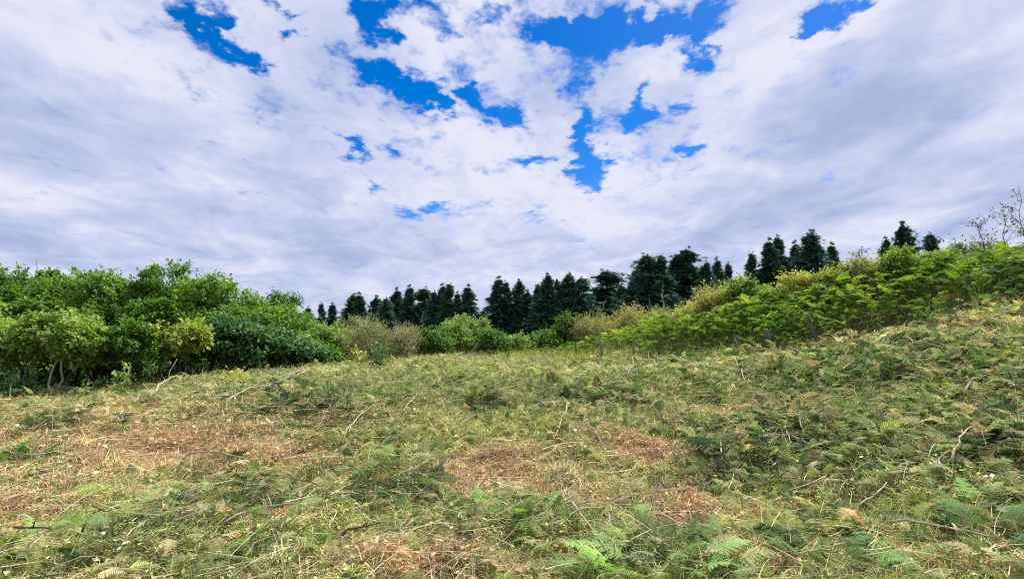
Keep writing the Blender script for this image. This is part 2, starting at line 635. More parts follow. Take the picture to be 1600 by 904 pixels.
def build_ground():
    rings = np.concatenate([[0.02], np.geomspace(0.5, 45, 300), np.geomspace(47, 4000, 70)])
    ang = np.linspace(0, 2 * math.pi, 720, endpoint=False)
    X = rings[:, None] * np.cos(ang)[None]
    Y = rings[:, None] * np.sin(ang)[None]
    V = np.stack([X, Y, h(X, Y)], -1).reshape(-1, 3)
    nr, na = X.shape
    i, j = np.meshgrid(np.arange(nr - 1), np.arange(na), indexing='ij')
    k = (j + 1) % na
    Q = np.stack([i * na + j, (i + 1) * na + j, (i + 1) * na + k, i * na + k], -1).reshape(-1, 4)
    o = mesh_obj('ground', V, Q, mat_ground(), smooth=True)
    tag(o, kind='structure')


build_ground()

# ---------------------------------------------------------------- cover of the cleared slope
# patches: column, row, half width, half height in the picture, kind, strength
PATCH = [
    (110, 660, 150, 25, 'straw', 1.2), (60, 675, 110, 26, 'red', .7), (330, 690, 150, 38, 'red', 1.1), (200, 720, 130, 30, 'red', .8), (60, 785, 100, 26, 'red', 1.0), (430, 715, 80, 22, 'red', 1.0),
    (760, 715, 90, 34, 'red', 1.7), (790, 765, 90, 24, 'red', 1.3), (1005, 712, 65, 20, 'red', 1.9), (900, 745, 90, 20, 'straw', .8), (1085, 800, 60, 30, 'red', 1.5), (1170, 885, 70, 20, 'red', .9),
    (680, 890, 110, 20, 'red', 1.3), (590, 650, 70, 15, 'red', .9), (930, 775, 80, 20, 'red', .6), (250, 745, 60, 20, 'straw', .8), (520, 640, 80, 30, 'dark', .8),
    (470, 625, 100, 30, 'dark', 1.1), (30, 712, 50, 20, 'green', 1.0), (60, 668, 30, 10, 'dark', 1.3), (100, 665, 26, 10, 'dark', .8), (180, 680, 30, 10, 'dark', .7),
    (100, 850, 70, 35, 'lime', 1.0), (280, 840, 50, 40, 'dark', 1.3), (405, 800, 55, 28, 'dark', 1.5), (410, 760, 60, 20, 'green', 1.0), (170, 770, 60, 20, 'lime', .9), (420, 870, 50, 25, 'green', .8),
    (700, 600, 300, 22, 'green', 1.0), (520, 590, 120, 14, 'lime', .9), (900, 590, 150, 14, 'lime', .8), (930, 620, 80, 15, 'dark', 1.1), (755, 640, 20, 9, 'dark', 1.6), (800, 670, 140, 20, 'lime', .8), (600, 670, 60, 18, 'lime', .6),
    (640, 715, 70, 28, 'lime', 1.1), (640, 765, 80, 25, 'dark', .9), (790, 805, 100, 30, 'green', 1.2), (560, 830, 60, 30, 'lime', .6), (1000, 860, 90, 40, 'green', 1.6), (460, 700, 40, 12, 'lime', .3),
    (1100, 650, 110, 18, 'straw', .7), (1250, 640, 90, 14, 'red', .5), (1190, 705, 110, 40, 'dark', 1.5), (1420, 710, 170, 60, 'dark', 1.4), (1380, 690, 150, 50, 'green', .8), (1560, 720, 80, 60, 'dark', 1.2),
    (1230, 800, 110, 30, 'lime', .8), (1450, 820, 120, 26, 'lime', .7), (1400, 870, 120, 30, 'straw', .6), (1550, 840, 70, 40, 'green', 1.0), (1300, 860, 70, 30, 'green', .8), (1420, 610, 200, 40, 'green', .9), (1250, 600, 160, 26, 'green', .8), (1520, 555, 110, 40, 'green', 1.0), (1380, 560, 140, 20, 'dark', .6), (1500, 640, 120, 20, 'lime', .7), (1050, 610, 160, 20, 'green', .7), (600, 620, 120, 20, 'green', .6), (1570, 610, 60, 35, 'dark', 1.2), (1560, 600, 35, 12, 'lime', 1.0),
    (1350, 545, 120, 18, 'red', .5), (1330, 590, 120, 16, 'dark', .8), (1480, 560, 100, 20, 'dark', .8), (1450, 530, 60, 14, 'straw', .7), (1100, 580, 120, 12, 'dark', .6), (850, 880, 60, 20, 'lime', .5),
]
KINDS = ['straw', 'red', 'green', 'lime', 'dark']
_P = []
for (px, py, rx, ry, kd, st) in PATCH:
    c = hit(px, py)
    up, dn = hit(px, py - ry), hit(px, py + ry)
    _P.append((c[0], c[1], rx / F * c[1], max(0.25, min(4.0, (math.hypot(up[0], up[1]) - math.hypot(dn[0], dn[1])) / 2)), KINDS.index(kd), st))


def cover_weights(x, y):
    W = np.zeros((len(x), 5))
    w1 = fbm(x * .8, y * .8, 4, 40)
    w2 = fbm(x * 1.3, y * 1.3, 4, 50)
    w3 = fbm(x * 2.2, y * 2.2, 3, 60)
    W[:, 0] = 0.32 + 1.0 * (w1 - .5)
    W[:, 1] = 0.07 + 0.5 * np.clip(w2 - .55, 0, 1)
    W[:, 2] = 0.38 + 1.2 * (w2 - .5) * -1
    W[:, 3] = 0.46 + 1.2 * (w1 - .5) * -1
    W[:, 4] = 0.07 + 2.2 * np.clip(w3 - .55, 0, 1)
    xj = x + (fbm(x * 1.1, y * 1.1, 3, 70) - .5) * 1.6
    yj = y + (fbm(x * 1.1, y * 1.1, 3, 80) - .5) * 1.6
    for (cx, cy, rx, ry, k, st) in _P:
        # the ellipse's short axis lies along the line from the field's foot
        r0 = math.hypot(cx, cy)
        ux, uy = cx / r0, cy / r0
        jx = np.where(True, x + (xj - x) * min(1, rx / 1.2), x)
        jy = y + (yj - y) * min(1, ry / 1.2)
        a = (jx - cx) * uy - (jy - cy) * ux
        b = (jx - cx) * ux + (jy - cy) * uy
        g = np.exp(-((a / rx) ** 2 + (b / ry) ** 2) * 1.1) * st
        W[:, k] += g * (1.4 if k == 1 else 1.25 if k == 4 else 1.0)
        for q in range(5):
            if q != k:
                W[:, q] *= (1 - np.clip(g * .55, 0, .8))
    W = np.clip(W, 0.01, None)
    return W / W.sum(1, keepdims=True)


PAL = {
    0: [(.56, .44, .23), (.66, .56, .33), (.46, .33, .17), (.40, .36, .16), (.30, .22, .12)],
    1: [(.44, .26, .16), (.34, .18, .12), (.54, .36, .22), (.24, .14, .09), (.56, .45, .28)],
    2: [(.20, .28, .08), (.15, .24, .06), (.30, .34, .12), (.12, .19, .07), (.36, .36, .18)],
    3: [(.38, .43, .13), (.46, .48, .20), (.28, .37, .10), (.54, .50, .26), (.20, .29, .08)],
    4: [(.07, .13, .05), (.10, .17, .07), (.20, .24, .12), (.05, .09, .035), (.26, .22, .13)],
}
PALA = np.array([PAL[k] for k in range(5)])


def pick_cols(x, y, r, mixin=0.12):
    W = cover_weights(x, y)
    k = (r.random(len(x))[:, None] > np.cumsum(W, 1)).sum(1).clip(0, 4)
    k = np.where(r.random(len(x)) < mixin, r.integers(0, 4, len(x)), k)
    j = r.integers(0, 5, len(x))
    c = PALA[k, j] * (0.78 + 0.44 * r.random((len(x), 1))) * (1 + r.normal(0, .06, (len(x), 3)))
    return np.clip(c, .01, .8), k, W


# blade templates: along +x, width along y
def blade_templates(nk=8, seg=2):
    out = []
    r = np.random.default_rng(5)
    for _ in range(nk):
        b = r.uniform(-.35, .35)
        c = r.uniform(-.3, .3)
        xs = np.linspace(0, 1, seg + 1)
        V, T = [], []
        for i, x in enumerate(xs[:-1]):
            w = 0.5 * (1 - 0.35 * x)
            cy, cz = c * x * x, b * math.sin(x * math.pi)
            V += [(x, cy - w * 0.0, cz), (x, cy, cz)]
        V = []
        for i, x in enumerate(xs):
            w = 0.5 * (1 - x ** 2 * .9)
            V += [(x, -w, 0), (x, w, 0)]
        V = np.array(V, float)
        out.append((V, b, c))
    return out


def blades(geo, pos, yaw, pitch, length, width, col, r, seg=2, bendy=.34):
    """bent grass and straw blades built directly"""
    n = len(pos)
    b = r.normal(0, bendy, n) * length
    c = r.normal(0, bendy, n) * length
    cy, sy, cp, sp = np.cos(yaw), np.sin(yaw), np.cos(pitch), np.sin(pitch)
    D = np.stack([cy * cp, sy * cp, sp], -1)
    S = np.stack([-sy, cy, np.zeros(n)], -1)
    roll = r.normal(0, .7, n)
    U = np.cross(D, S)
    W = S * np.cos(roll)[:, None] + U * np.sin(roll)[:, None]
    rows = []
    for i in range(seg + 1):
        t = i / seg
        ctr = pos + D * (length * t)[:, None] + U * (-b * math.sin(t * math.pi) * .6)[:, None] + S * (c * t * t)[:, None]
        w = width * (.5 * (1 - .85 * t ** 1.6))
        rows.append(ctr - W * w[:, None])
        rows.append(ctr + W * w[:, None])
    V = np.stack(rows, 1)
    m = 2 * (seg + 1)
    T = []
    for i in range(seg):
        a = 2 * i
        T += [(a, a + 1, a + 3), (a, a + 3, a + 2)]
    T = np.array(T)[None] + (np.arange(n) * m)[:, None, None]
    geo.add(V.reshape(-1, 3), T.reshape(-1, 3), np.repeat(col, m, 0))


def field_points(n, r, d0=2.3, d1=28, power=2.0, half=math.radians(62), past=0.4):
    """random points on the cleared slope, denser where it is near"""
    th = r.uniform(-half, half, n)
    u = r.random(n)
    if abs(power - 2) < 1e-6:
        d = d0 * (d1 / d0) ** u
    else:
        e = 2 - power
        d = (d0 ** e + u * (d1 ** e - d0 ** e)) ** (1 / e)
    x, y = d * np.sin(th), d * np.cos(th)
    k = beyond(x, y) < past
    return x[k], y[k], d[k]


# how deep the cut litter lies here
def litter_depth(x, y, W):
    l = fbm(x * 2.6, y * 2.6, 3, 90)
    return 0.02 + 0.34 * np.clip(l - .42, 0, 1) + 0.26 * W[:, 4] + .05 * W[:, 2]


def build_litter():
    r = np.random.default_rng(11)
    g = Geo()
    x, y, d = field_points(900000, r)
    col, k, W = pick_cols(x, y, r)
    dep = litter_depth(x, y, W)
    z = h(x, y) + dep * r.random(len(x)) ** .7
    s = (d / 4.0).clip(.8, 9) ** .72
    L = r.gamma(2.6, .024, len(x)).clip(.02, .30) * s ** .8
    wd = r.uniform(.0030, .0080, len(x)) * s
    pitch = r.normal(.08, .36, len(x))
    up = r.random(len(x)) < np.where(k >= 2, .14, .05)
    pitch = np.where(up, r.uniform(.5, 1.35, len(x)), pitch)
    # stalks lie in swathes: neighbours share a direction
    sw = fbm(x * .7, y * .7, 2, 33) * 4 * math.pi
    yaw = np.where(r.random(len(x)) < .55, sw + r.normal(0, .6, len(x)), r.uniform(0, 2 * math.pi, len(x)))
    blades(g, np.stack([x, y, z], -1), yaw, pitch, L, wd, col, r)
    o = g.build('cut_grass', M_LITTER)
    tag(o, 'dry straw and cut green grass strewn all over the cleared slope', 'cut grass', kind='stuff')
    # thin long stalks
    g = Geo()
    x, y, d = field_points(6500, r)
    n = len(x)
    z = h(x, y) + litter_depth(x, y, cover_weights(x, y)) + r.uniform(.03, .13, n)
    s = (d / 4).clip(.8, 9) ** .7
    yaw = np.where(r.random(n) < .5, r.normal(.5, .5, n), r.uniform(0, 6.28, n))
    pal = np.array([(.52, .44, .27), (.46, .36, .21), (.34, .23, .14), (.60, .54, .37), (.15, .10, .06)])
    pt_ = np.where(r.random(n) < .07, r.uniform(.6, 1.5, n), r.normal(.03, .10, n))
    blades(g, np.stack([x, y, z], -1), yaw, pt_, r.uniform(.15, .55, n) * s ** .5, r.uniform(.003, .006, n) * s,
           pal[r.integers(0, 5, n)] * r.uniform(.7, 1.1, (n, 1)), r, seg=5, bendy=.09)
    o = g.build('dry_stalks', M_LITTER)
    tag(o, 'thin pale fern stalks lying loose across the cleared slope', 'stalks', kind='stuff')
    # small broken leaves
    g = Geo()
    x, y, d = field_points(120000, r)
    n = len(x)
    col, k, W = pick_cols(x, y, r, .05)
    dep = litter_depth(x, y, W)
    z = h(x, y) + dep * r.uniform(.3, 1.1, n)
    s = (d / 4).clip(.8, 9) ** .72
    lf = np.array([(0, 0, 0), (.4, .3, .05), (1, 0, -.08), (.45, -.28, .05)])
    tm = (lf, np.array([(0, 2, 1), (0, 3, 2)]), np.ones((4, 3)))
    dd = r.normal(size=(n, 3)) * (1, 1, .35)
    nn = r.normal(size=(n, 3)) * .5 + (0, 0, 1)
    stamp(g, tm, np.stack([x, y, z], -1), frames(dd, nn), r.uniform(.02, .055, n) * s, col * 1.05)
    o = g.build('leaf_litter', M_LITTER)
    tag(o, 'small broken leaves mixed into the cut grass', 'leaf litter', kind='stuff')


build_litter()


# ---------------------------------------------------------------- fern fronds
def frond_template(r, pairs=14, lod=2, droop=.35, curl=.3, base=.16, wide=.42):
    """one frond along +x, unit length: stalk plus tapering toothed leaflets"""
    V, T, Cc = [], [], []

    def addv(p, c):
        V.append(p)
        Cc.append(c)
        return len(V) - 1
    side = r.normal(0, .12)

    def spine(t):
        return np.array([t * (1 - .12 * droop * t), side * t * t, droop * (.55 * math.sin(t * math.pi * .75) - .55 * t * t)])
    stalkc = (1.5, 1.3, 1.3)
    n = 7
    prev = None
    for i in range(n + 1):
        t = i / n
        p = spine(t)
        w = .009 * (1 - .8 * t) + .002
        a, b, c = addv(p + (0, -w, 0), stalkc), addv(p + (0, w, 0), stalkc), addv(p + (0, 0, w), stalkc)
        if prev:
            for q, s in ((0, 1), (1, 2), (2, 0)):
                T.append((prev[q], (a, b, c)[q], (a, b, c)[s]))
                T.append((prev[q], (a, b, c)[s], prev[s]))
        prev = (a, b, c)
    for i in range(pairs):
        t = base + (1 - base) * (i + .3) / pairs
        p = spine(t)
        k = (t - base) / (1 - base)
        ln = wide * (1 - k) ** .85 * (.55 + .45 * min(1, k * 6 + .3)) + .015
        for sg in (-1, 1):
            if r.random() < .05:
                continue
            l = ln * r.uniform(.82, 1.12)
            fwd = .35 + .35 * k + r.normal(0, .06)
            d = norm(np.array([fwd, sg, -.18 * curl + r.normal(0, .12)]))
            across = np.array([1, -sg * fwd * .5, .0])
            w0 = .5 * (1 - base) / pairs * 1.9 * (.75 + .25 * (1 - k))
            shade = r.uniform(.85, 1.15)
            cc = (shade, shade, shade)

            def q(s, off, z=0.0):
                return p + d * l * s + across * off * w0 + np.array([0, 0, -curl * .25 * l * s * s + z])
            if lod == 0:
                a = addv(q(0, -.6), cc); b = addv(q(.25, .9, .01), cc); c = addv(q(1, 0), cc); e = addv(q(.25, -.9, .01), cc)
                T += [(a, b, c), (a, c, e)]
            elif lod == 1:
                a = addv(q(0, 0), cc); c = addv(q(1, 0), cc)
                m = addv(q(.5, 0, -.01), cc)
                for o in (1, -1):
                    u1 = addv(q(.16, .95 * o, .008), cc); u2 = addv(q(.34, .45 * o), cc); u3 = addv(q(.55, .75 * o, .006), cc)
                    T += [(a, u1, u2), (a, u2, m), (m, u2, u3), (m, u3, c)]
            else:
                m = max(4, int(9 * (l / wide) + 2))
                mids = [(addv(q(s_, .0 + .10), cc), addv(q(s_, -.10), cc)) for s_ in np.linspace(0, 1, 4)]
                for u_, v_ in zip(mids[:-1], mids[1:]):
                    T += [(u_[0], v_[0], v_[1]), (u_[0], v_[1], u_[1])]
                for e in range(m):
                    s0 = e / m
                    wl = (1 - s0) ** .7 * 1.05
                    root1, root2 = q(s0, 0), q(s0 + 1.0 / m, 0)
                    for o in (1, -1):
                        tip = q(s0 + 1.1 / m, wl * o * r.uniform(.85, 1.1), r.normal(0, .003))
                        a, b, c = addv(root1, cc), addv(root2, cc), addv(tip, cc)
                        T.append((a, b, c))
                a, b, c = addv(q(.9, .15), cc), addv(q(1.02, 0), cc), addv(q(.9, -.15), cc)
                T.append((a, b, c))
    return np.array(V, dtype=np.float32), np.array(T), np.array(Cc, dtype=np.float32)


_r = np.random.default_rng(21)
FT = {l: [frond_template(_r, pairs=(16, 13, 11)[2 - l], lod=l, droop=_r.uniform(.1, .5), curl=_r.uniform(.1, .7), wide=_r.uniform(.3, .45)) for _ in range(8)] for l in (0, 1, 2)}


def stamp_fronds(geo, pos, R, sc, col, lod, r):
    ch = r.integers(0, 8, len(pos))
    for k in range(8):
        m = ch == k
        stamp(geo, FT[lod][k], pos[m], R[m], sc[m], col[m])


def build_cut_fronds():
    r = np.random.default_rng(31)
    g = Geo()
    x, y, d = field_points(80000, r, power=1.5)
    W = cover_weights(x, y)
    keep = r.random(len(x)) < (.22 + .8 * W[:, 4] + .55 * W[:, 2] + .35 * W[:, 3] - .62 * W[:, 1]) * np.clip(.55 + x * .05, .35, 1.0) * np.clip(.35 + d * .06, .4, 1)
    x, y, d = x[keep], y[keep], d[keep]
    n = len(x)
    col, k, W = pick_cols(x, y, r, .0)
    col = np.where((k == 1)[:, None], np.array((.42, .40, .18)), col)
    col = np.where(((k == 0) & (r.random(n) < .5))[:, None], np.array((.38, .42, .17)), col)
    green = np.array([(.20, .30, .10), (.28, .36, .13), (.11, .19, .07), (.38, .42, .19), (.50, .49, .24), (.46, .40, .20)])
    gi = r.choice(6, n, p=[.20, .24, .12, .20, .15, .09])
    use = r.random(n) < .2 + .5 * (W[:, 2] + W[:, 4])
    col = np.where(use[:, None], green[gi] * r.uniform(.8, 1.2, (n, 1)), col)
    z = h(x, y) + litter_depth(x, y, W) * r.uniform(.6, 1.3, n) + .02
    yaw = r.uniform(0, 2 * math.pi, n)
    pitch = r.normal(.1, .30, n)
    D = np.stack([np.cos(yaw) * np.cos(pitch), np.sin(yaw) * np.cos(pitch), np.sin(pitch)], -1)
    nn = r.normal(size=(n, 3)) * .45 + (0, 0, 1)
    R = frames(D, nn)
    sc = r.uniform(.07, .20, n) * (d / 4).clip(1, 6) ** .5 * (1 + .5 * W[:, 4])
    pos = np.stack([x, y, z], -1)
    for lod, m in ((2, (d < 6) & (sc > .2)), (1, ((d >= 6) & (d < 15)) | ((d < 6) & (sc <= .2))), (0, d >= 15)):
        stamp_fronds(g, pos[m], R[m], sc[m], col[m], lod, r)
    o = g.build('cut_fern_fronds', M_FERN)
    tag(o, 'cut bracken fronds wilting among the straw on the cleared slope', 'cut ferns', kind='stuff')


build_cut_fronds()


def build_bracken():
    r = np.random.default_rng(41)
    g = Geo()
    # candidate points on the bank past the edge, thinning away beyond its crest
    n = 110000
    x, y = r.uniform(-9, 30, n), r.uniform(-1, 40, n)
    b = beyond(x, y) + (fbm(x * .55, y * .55, 3, 123) - .5) * 3.0 + (fbm(x * 2, y * 2, 2, 124) - .5) * 1.0
    d = np.hypot(x, y)
    dens = np.where(b < 1.5, 46, np.where(b < 5, 32, 14)) * np.clip(1.25 - d / 60, .5, 1)
    area = 39 * 41
    keep = (b > 0) & (b < 15) & (r.random(n) < dens * area / n) & ((x > 0) | (b < 4))
    x, y, d, b = x[keep], y[keep], d[keep], b[keep]
    n = len(x)
    tall = (.55 + .45 * fbm(x * .6, y * .6, 3, 44)) * np.clip((x + 4) / 9, .25, 1) * np.clip(.5 + b * .55, 0, 1.15) * np.where(x > 6, 1.2, 1) * np.clip(1.5 - b * .14, .55, 1)
    # frond springs up then arches over: root low, stamped at its fork height
    z = h(x, y)
    yaw = r.uniform(0, 2 * math.pi, n)
    pitch = r.uniform(-.1, .6, n)
    # stalks
    lift = tall * r.uniform(.35, .95, n)
    pos = np.stack([x, y, z + lift], -1)
    D = np.stack([np.cos(yaw) * np.cos(pitch), np.sin(yaw) * np.cos(pitch), np.sin(pitch)], -1)
    R = frames(D, r.normal(size=(n, 3)) * .2 + (0, 0, 1))
    pal = np.array([(.26, .38, .07), (.33, .43, .10), (.14, .26, .05), (.40, .46, .13), (.18, .31, .07)])
    tone = fbm(x * .35, y * .35, 3, 47)
    ci = np.clip((tone * 2.8 + np.clip(b - 1.2, -1, 5) * .5 + r.normal(0, .9, n)), 0, 4).astype(int)  # frond colour carries the shaded front edge and lighter top of the bank
    order = np.array([2, 4, 0, 1, 3])
    col = pal[order[ci]] * r.uniform(.8, 1.2, (n, 1))
    sc = r.uniform(.30, .62, n) * np.clip(tall, .5, 1.1)
    near = d < 60
    stamp_fronds(g, pos[near], R[near], sc[near], col[near], 1, r)
    stamp_fronds(g, pos[~near], R[~near], sc[~near], col[~near], 0, r)
    q = np.stack([x, y, z], -1)
    nb = n
    blades(g, q, yaw, np.full(nb, 1.35), lift * 1.05, np.full(nb, .012), np.tile((.24, .30, .10), (nb, 1)), r)
    o = g.build('bracken', M_BRACKEN)
    tag(o, 'tall green bracken standing on the bank past the fence', 'bracken', kind='stuff')
    # long pale grass between ferns and cleared ground, and lime tufts up the bank
    g = Geo()
    n = 90000
    x, y = r.uniform(-10, 26, n), r.uniform(4, 34, n)
    b = beyond(x, y)
    f = fbm(x * .5, y * .5, 3, 99)
    keep = ((b > -.7) & (b < .5) & (f > .40) & (x < 9)) | ((b > 1.0) & (b < 10) & (f > .60)) | ((b > -1.8) & (x < 3) & (b < 5) & (f > .42))
    x, y = x[keep], y[keep]
    n = len(x)
    pal = np.array([(.34, .42, .10), (.42, .48, .14), (.24, .34, .07), (.46, .42, .20)])
    blades(g, np.stack([x, y, h(x, y)], -1), r.uniform(0, 6.28, n), r.uniform(.7, 1.45, n), r.uniform(.25, .6, n), r.uniform(.012, .024, n), pal[r.integers(0, 4, n)] * r.uniform(.8, 1.2, (n, 1)), r)
    o = g.build('long_grass', M_FERN)
    tag(o, 'long lime green grass along the foot of the fern bank', 'grass', kind='stuff')


build_bracken()

# ---------------------------------------------------------------- trees
LEAF_V = np.array([(0, 0, 0), (.28, .26, .05), (.68, .24, .04), (1, 0, -.10), (.68, -.24, .04), (.28, -.26, .05)], dtype=np.float32)
LEAF_T = np.array([(0, 2, 1), (0, 3, 2), (0, 4, 3), (0, 5, 4)])
LEAF = (LEAF_V, LEAF_T, np.ones((6, 3), dtype=np.float32))
LEAF_S = (np.array([(0, 0, 0), (.45, .3, .05), (1, 0, -.06), (.45, -.3, .05)], dtype=np.float32), np.array([(0, 2, 1), (0, 3, 2)]), np.ones((4, 3), dtype=np.float32))


def crown_leaves(g, blobs, n_twig, per, size, pal, r, tmpl=LEAF, twig=.45, flat=.6, inner=.25, upbias=.35, tone=None):
    """leafy twigs over and within a group of lobes (centre, radii)"""
    C0 = np.array([b[0] for b in blobs], float)
    R0 = np.array([b[1] for b in blobs], float)
    area = (R0[:, 0] * R0[:, 2]) ** 1.0
    bi = r.choice(len(blobs), n_twig, p=area / area.sum())
    ncl = max(6, n_twig // 9)
    cl_b = r.choice(len(blobs), ncl, p=area / area.sum())
    cl_d = norm(r.normal(size=(ncl, 3)) + (0, 0, upbias))
    ci_ = r.integers(0, ncl, n_twig)
    bi = cl_b[ci_]
    dr = norm(cl_d[ci_] + r.normal(size=(n_twig, 3)) * .26 * (1, 1, .55))
    rad = r.uniform(.80, 1.0, n_twig) + r.uniform(-.14, .14, ncl)[ci_] + .16 * (np.sin(dr[:, 0] * 9 + bi) * np.sin(dr[:, 1] * 8 + 2 * bi) * np.cos(dr[:, 2] * 7))
    ins = r.random(n_twig) < inner
    rad = np.where(ins, r.uniform(.25, .75, n_twig), rad)
    p = C0[bi] + dr * R0[bi] * rad[:, None]
    td = norm(dr * (1, 1, .7) + r.normal(size=(n_twig, 3)) * .45 + (0, 0, .25))
    t = r.random((n_twig, per))
    tl = twig * r.uniform(.5, 1.3, n_twig)
    q = p[:, None] + td[:, None] * (t * tl[:, None])[..., None]
    q = q + r.normal(size=q.shape) * size * .35
    ld = norm(td[:, None] * .7 + r.normal(size=q.shape) * .8 + np.array((0, 0, -.25)))
    ln = norm(r.normal(size=q.shape) * (1 - flat) + np.array((0, 0, 1)) * flat + dr[:, None] * .35)
    q, ld, ln = q.reshape(-1, 3), ld.reshape(-1, 3), ln.reshape(-1, 3)
    pal = np.array(pal)
    tc = pal[r.integers(0, len(pal), n_twig)]
    col = np.repeat(tc, per, 0) * r.uniform(.8, 1.2, (len(q), 1))
    pick = r.random(len(q)) < .3
    col = np.where(pick[:, None], pal[r.integers(0, len(pal), len(q))], col)
    stamp(g, tmpl, q.astype(np.float32), frames(ld, ln), size * r.uniform(.65, 1.25, len(q)), col)


def lobes(r, H, W, D, n, low=.35, spread=.62):
    """lobes of a domed crown of height H standing on the origin"""
    out = []
    for i in range(n):
        a = i * 2.4 + r.uniform(-.5, .5)
        u = math.sqrt((i + .5) / n)
        zc = H * (low + (1 - low) * (.78 * (1 - .75 * u * u)) * r.uniform(.7, 1.0))
        s = r.uniform(.30, .46)
        out.append(((math.cos(a) * u * W * spread, math.sin(a) * u * D * spread, zc), (W * s, D * s, min(H * .3, W * s * .8) * r.uniform(.75, 1.05))))
    # keep the top at H
    top = max(b[0][2] + b[1][2] for b in out)
    k = H / (top * 1.04)
    return [((b[0][0], b[0][1], b[0][2] * k), (b[1][0], b[1][1], b[1][2] * k)) for b in out]


def limbs(g, r, blobs, H, rad, col=(1, 1, 1), stems=1, fork=.28, lean=.1):
    tops = []
    for s in range(stems):
        a = s * 2.1 + r.uniform(0, 1)
        off = .0 if stems == 1 else .12
        base = np.array((math.cos(a) * off, math.sin(a) * off, -.12))
        top = np.array((math.cos(a) * (off + lean * H * .5) + r.normal(0, .04 * H), math.sin(a) * (off + lean * H * .4), H * fork * r.uniform(.85, 1.2)))
        pth = bend_path(base, top, 6, .05, r)
        tube(g, pth, np.linspace(rad * 1.25, rad * .75, 6), col, 7)
        tops.append(pth[-1])
    for i, b in enumerate(blobs):
        s = tops[i % len(tops)]
        e = np.array(b[0]) + np.array((0, 0, b[1][2] * .2))
        mid = s + (e - s) * .5 + np.array((0, 0, .08 * H))
        pth = np.array([s, s + (mid - s) * .5, mid, mid + (e - mid) * .5, e]) + r.normal(0, .02 * H, (5, 3)) * np.array([0, 1, 1, 1, 1])[:, None]
        tube(g, pth, np.linspace(rad * .6, rad * .12, 5), col, 5)
        for _ in range(3):
            d = norm(r.normal(size=3) + (0, 0, .3)) * np.array(b[1]) * .8
            tube(g, bend_path(pth[3], e + d, 4, .08, r), np.linspace(rad * .22, rad * .06, 4), col, 4)


def broad_tree(px, top, Y, wpx, label, pal, name='broadleaf_tree', cat='tree', group=None, n_lobe=8, n_twig=900, per=9, size=.12,
               low=.3, stems=1, rad=.06, bark=None, seed=0, depth=None, tmpl=LEAF, flat=.6, twig=.45, inner=.25, fork=.28, mat=None, lean=.1, spread=.62):
    r = np.random.default_rng(1000 + seed)
    x = at(px, 500, Y)[0]
    z0 = h1(x, Y) - .03
    H = at(px, top, Y)[2] - z0
    W = wpx / F * Y
    t = thing(name, label, cat, (x, Y, z0), group)
    bl = lobes(r, H, W, depth or W * .8, n_lobe, low, spread)
    gt = Geo()
    limbs(gt, r, bl, H, rad, stems=stems, fork=fork, lean=lean)
    gt.build('trunk', bark or M_DBARK, t)
    gc = Geo()
    crown_leaves(gc, bl, n_twig, per, size, pal, r, tmpl=tmpl, flat=flat, twig=twig, inner=inner)
    if tmpl is LEAF_S:
        n = 420
        c_ = np.array([b[0] for b in bl])[r.integers(0, len(bl), n)]
        dd = norm(r.normal(size=(n, 3)) + (0, 0, .9))
        p_ = c_ + dd * np.array([b[1] for b in bl])[r.integers(0, len(bl), n)] * r.uniform(.3, .8, (n, 1))
        blades(gc, p_, np.arctan2(dd[:, 1], dd[:, 0]), np.arcsin(dd[:, 2]), r.uniform(.3, .8, n), np.full(n, .018), np.array([(.30, .29, .17), (.40, .38, .24), (.18, .17, .10)])[r.integers(0, 3, n)], r, bendy=.08)
    gc.build('crown', mat or M_BROAD, t)
    return t


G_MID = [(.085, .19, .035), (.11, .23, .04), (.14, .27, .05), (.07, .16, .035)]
G_TOP = [(.13, .26, .04), (.17, .31, .05), (.10, .21, .04), (.20, .33, .07)]
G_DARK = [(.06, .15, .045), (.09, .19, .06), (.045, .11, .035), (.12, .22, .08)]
G_LITE = [(.20, .34, .07), (.26, .38, .09), (.15, .28, .06), (.32, .40, .12)]
G_YEL = [(.42, .46, .09), (.48, .48, .12), (.34, .42, .08), (.50, .46, .16)]
G_TAN = [(.27, .31, .12), (.35, .37, .15), (.20, .27, .08), (.40, .41, .19), (.16, .24, .07)]
G_OCH = [(.46, .42, .14), (.36, .38, .11), (.30, .38, .10), (.52, .48, .18)]

LG = 'leafy trees along the shady edge of the clearing'
TREES = [
    # px, top, Y, half width px, label, palette, options
    (-70, 420, 18.5, 105, 'tall leafy tree cut off by the picture edge beyond the pale forked tree', G_MID, dict(seed=1)),
    (28, 420, 20.0, 85, 'leafy tree with thin wispy shoots on top, second in from the end of the wood', G_MID, dict(seed=2)),
    (112, 417, 20.5, 95, 'broad round leafy tree towering behind the pale forked trunk', G_TOP, dict(seed=3)),
    (196, 424, 20.5, 85, 'leafy tree with flat even top between the broad round one and the tallest one', G_TOP, dict(seed=4)),
    (262, 410, 21.0, 70, 'tallest leafy tree with a knobbly peak above the yellow leaved sapling', G_MID, dict(seed=5)),
    (330, 432, 21.5, 80, 'bright green leafy tree sloping down beside the tallest peak', G_TOP, dict(seed=6)),
    (395, 458, 22.0, 70, 'mid height leafy tree half way down the sloping wood edge', G_TOP, dict(seed=7)),
    (440, 456, 24.0, 30, 'small dark rounded treetop poking above the sloping wood edge', G_DARK, dict(seed=8, n_twig=500, n_lobe=5)),
    (462, 484, 22.5, 62, 'low leafy tree with drooping shaded side near the end of the wood', G_MID, dict(seed=9)),
    (505, 508, 23.0, 45, 'lowest leafy tree of the wood, touching the brown bush', G_LITE, dict(seed=10, n_twig=700)),
]
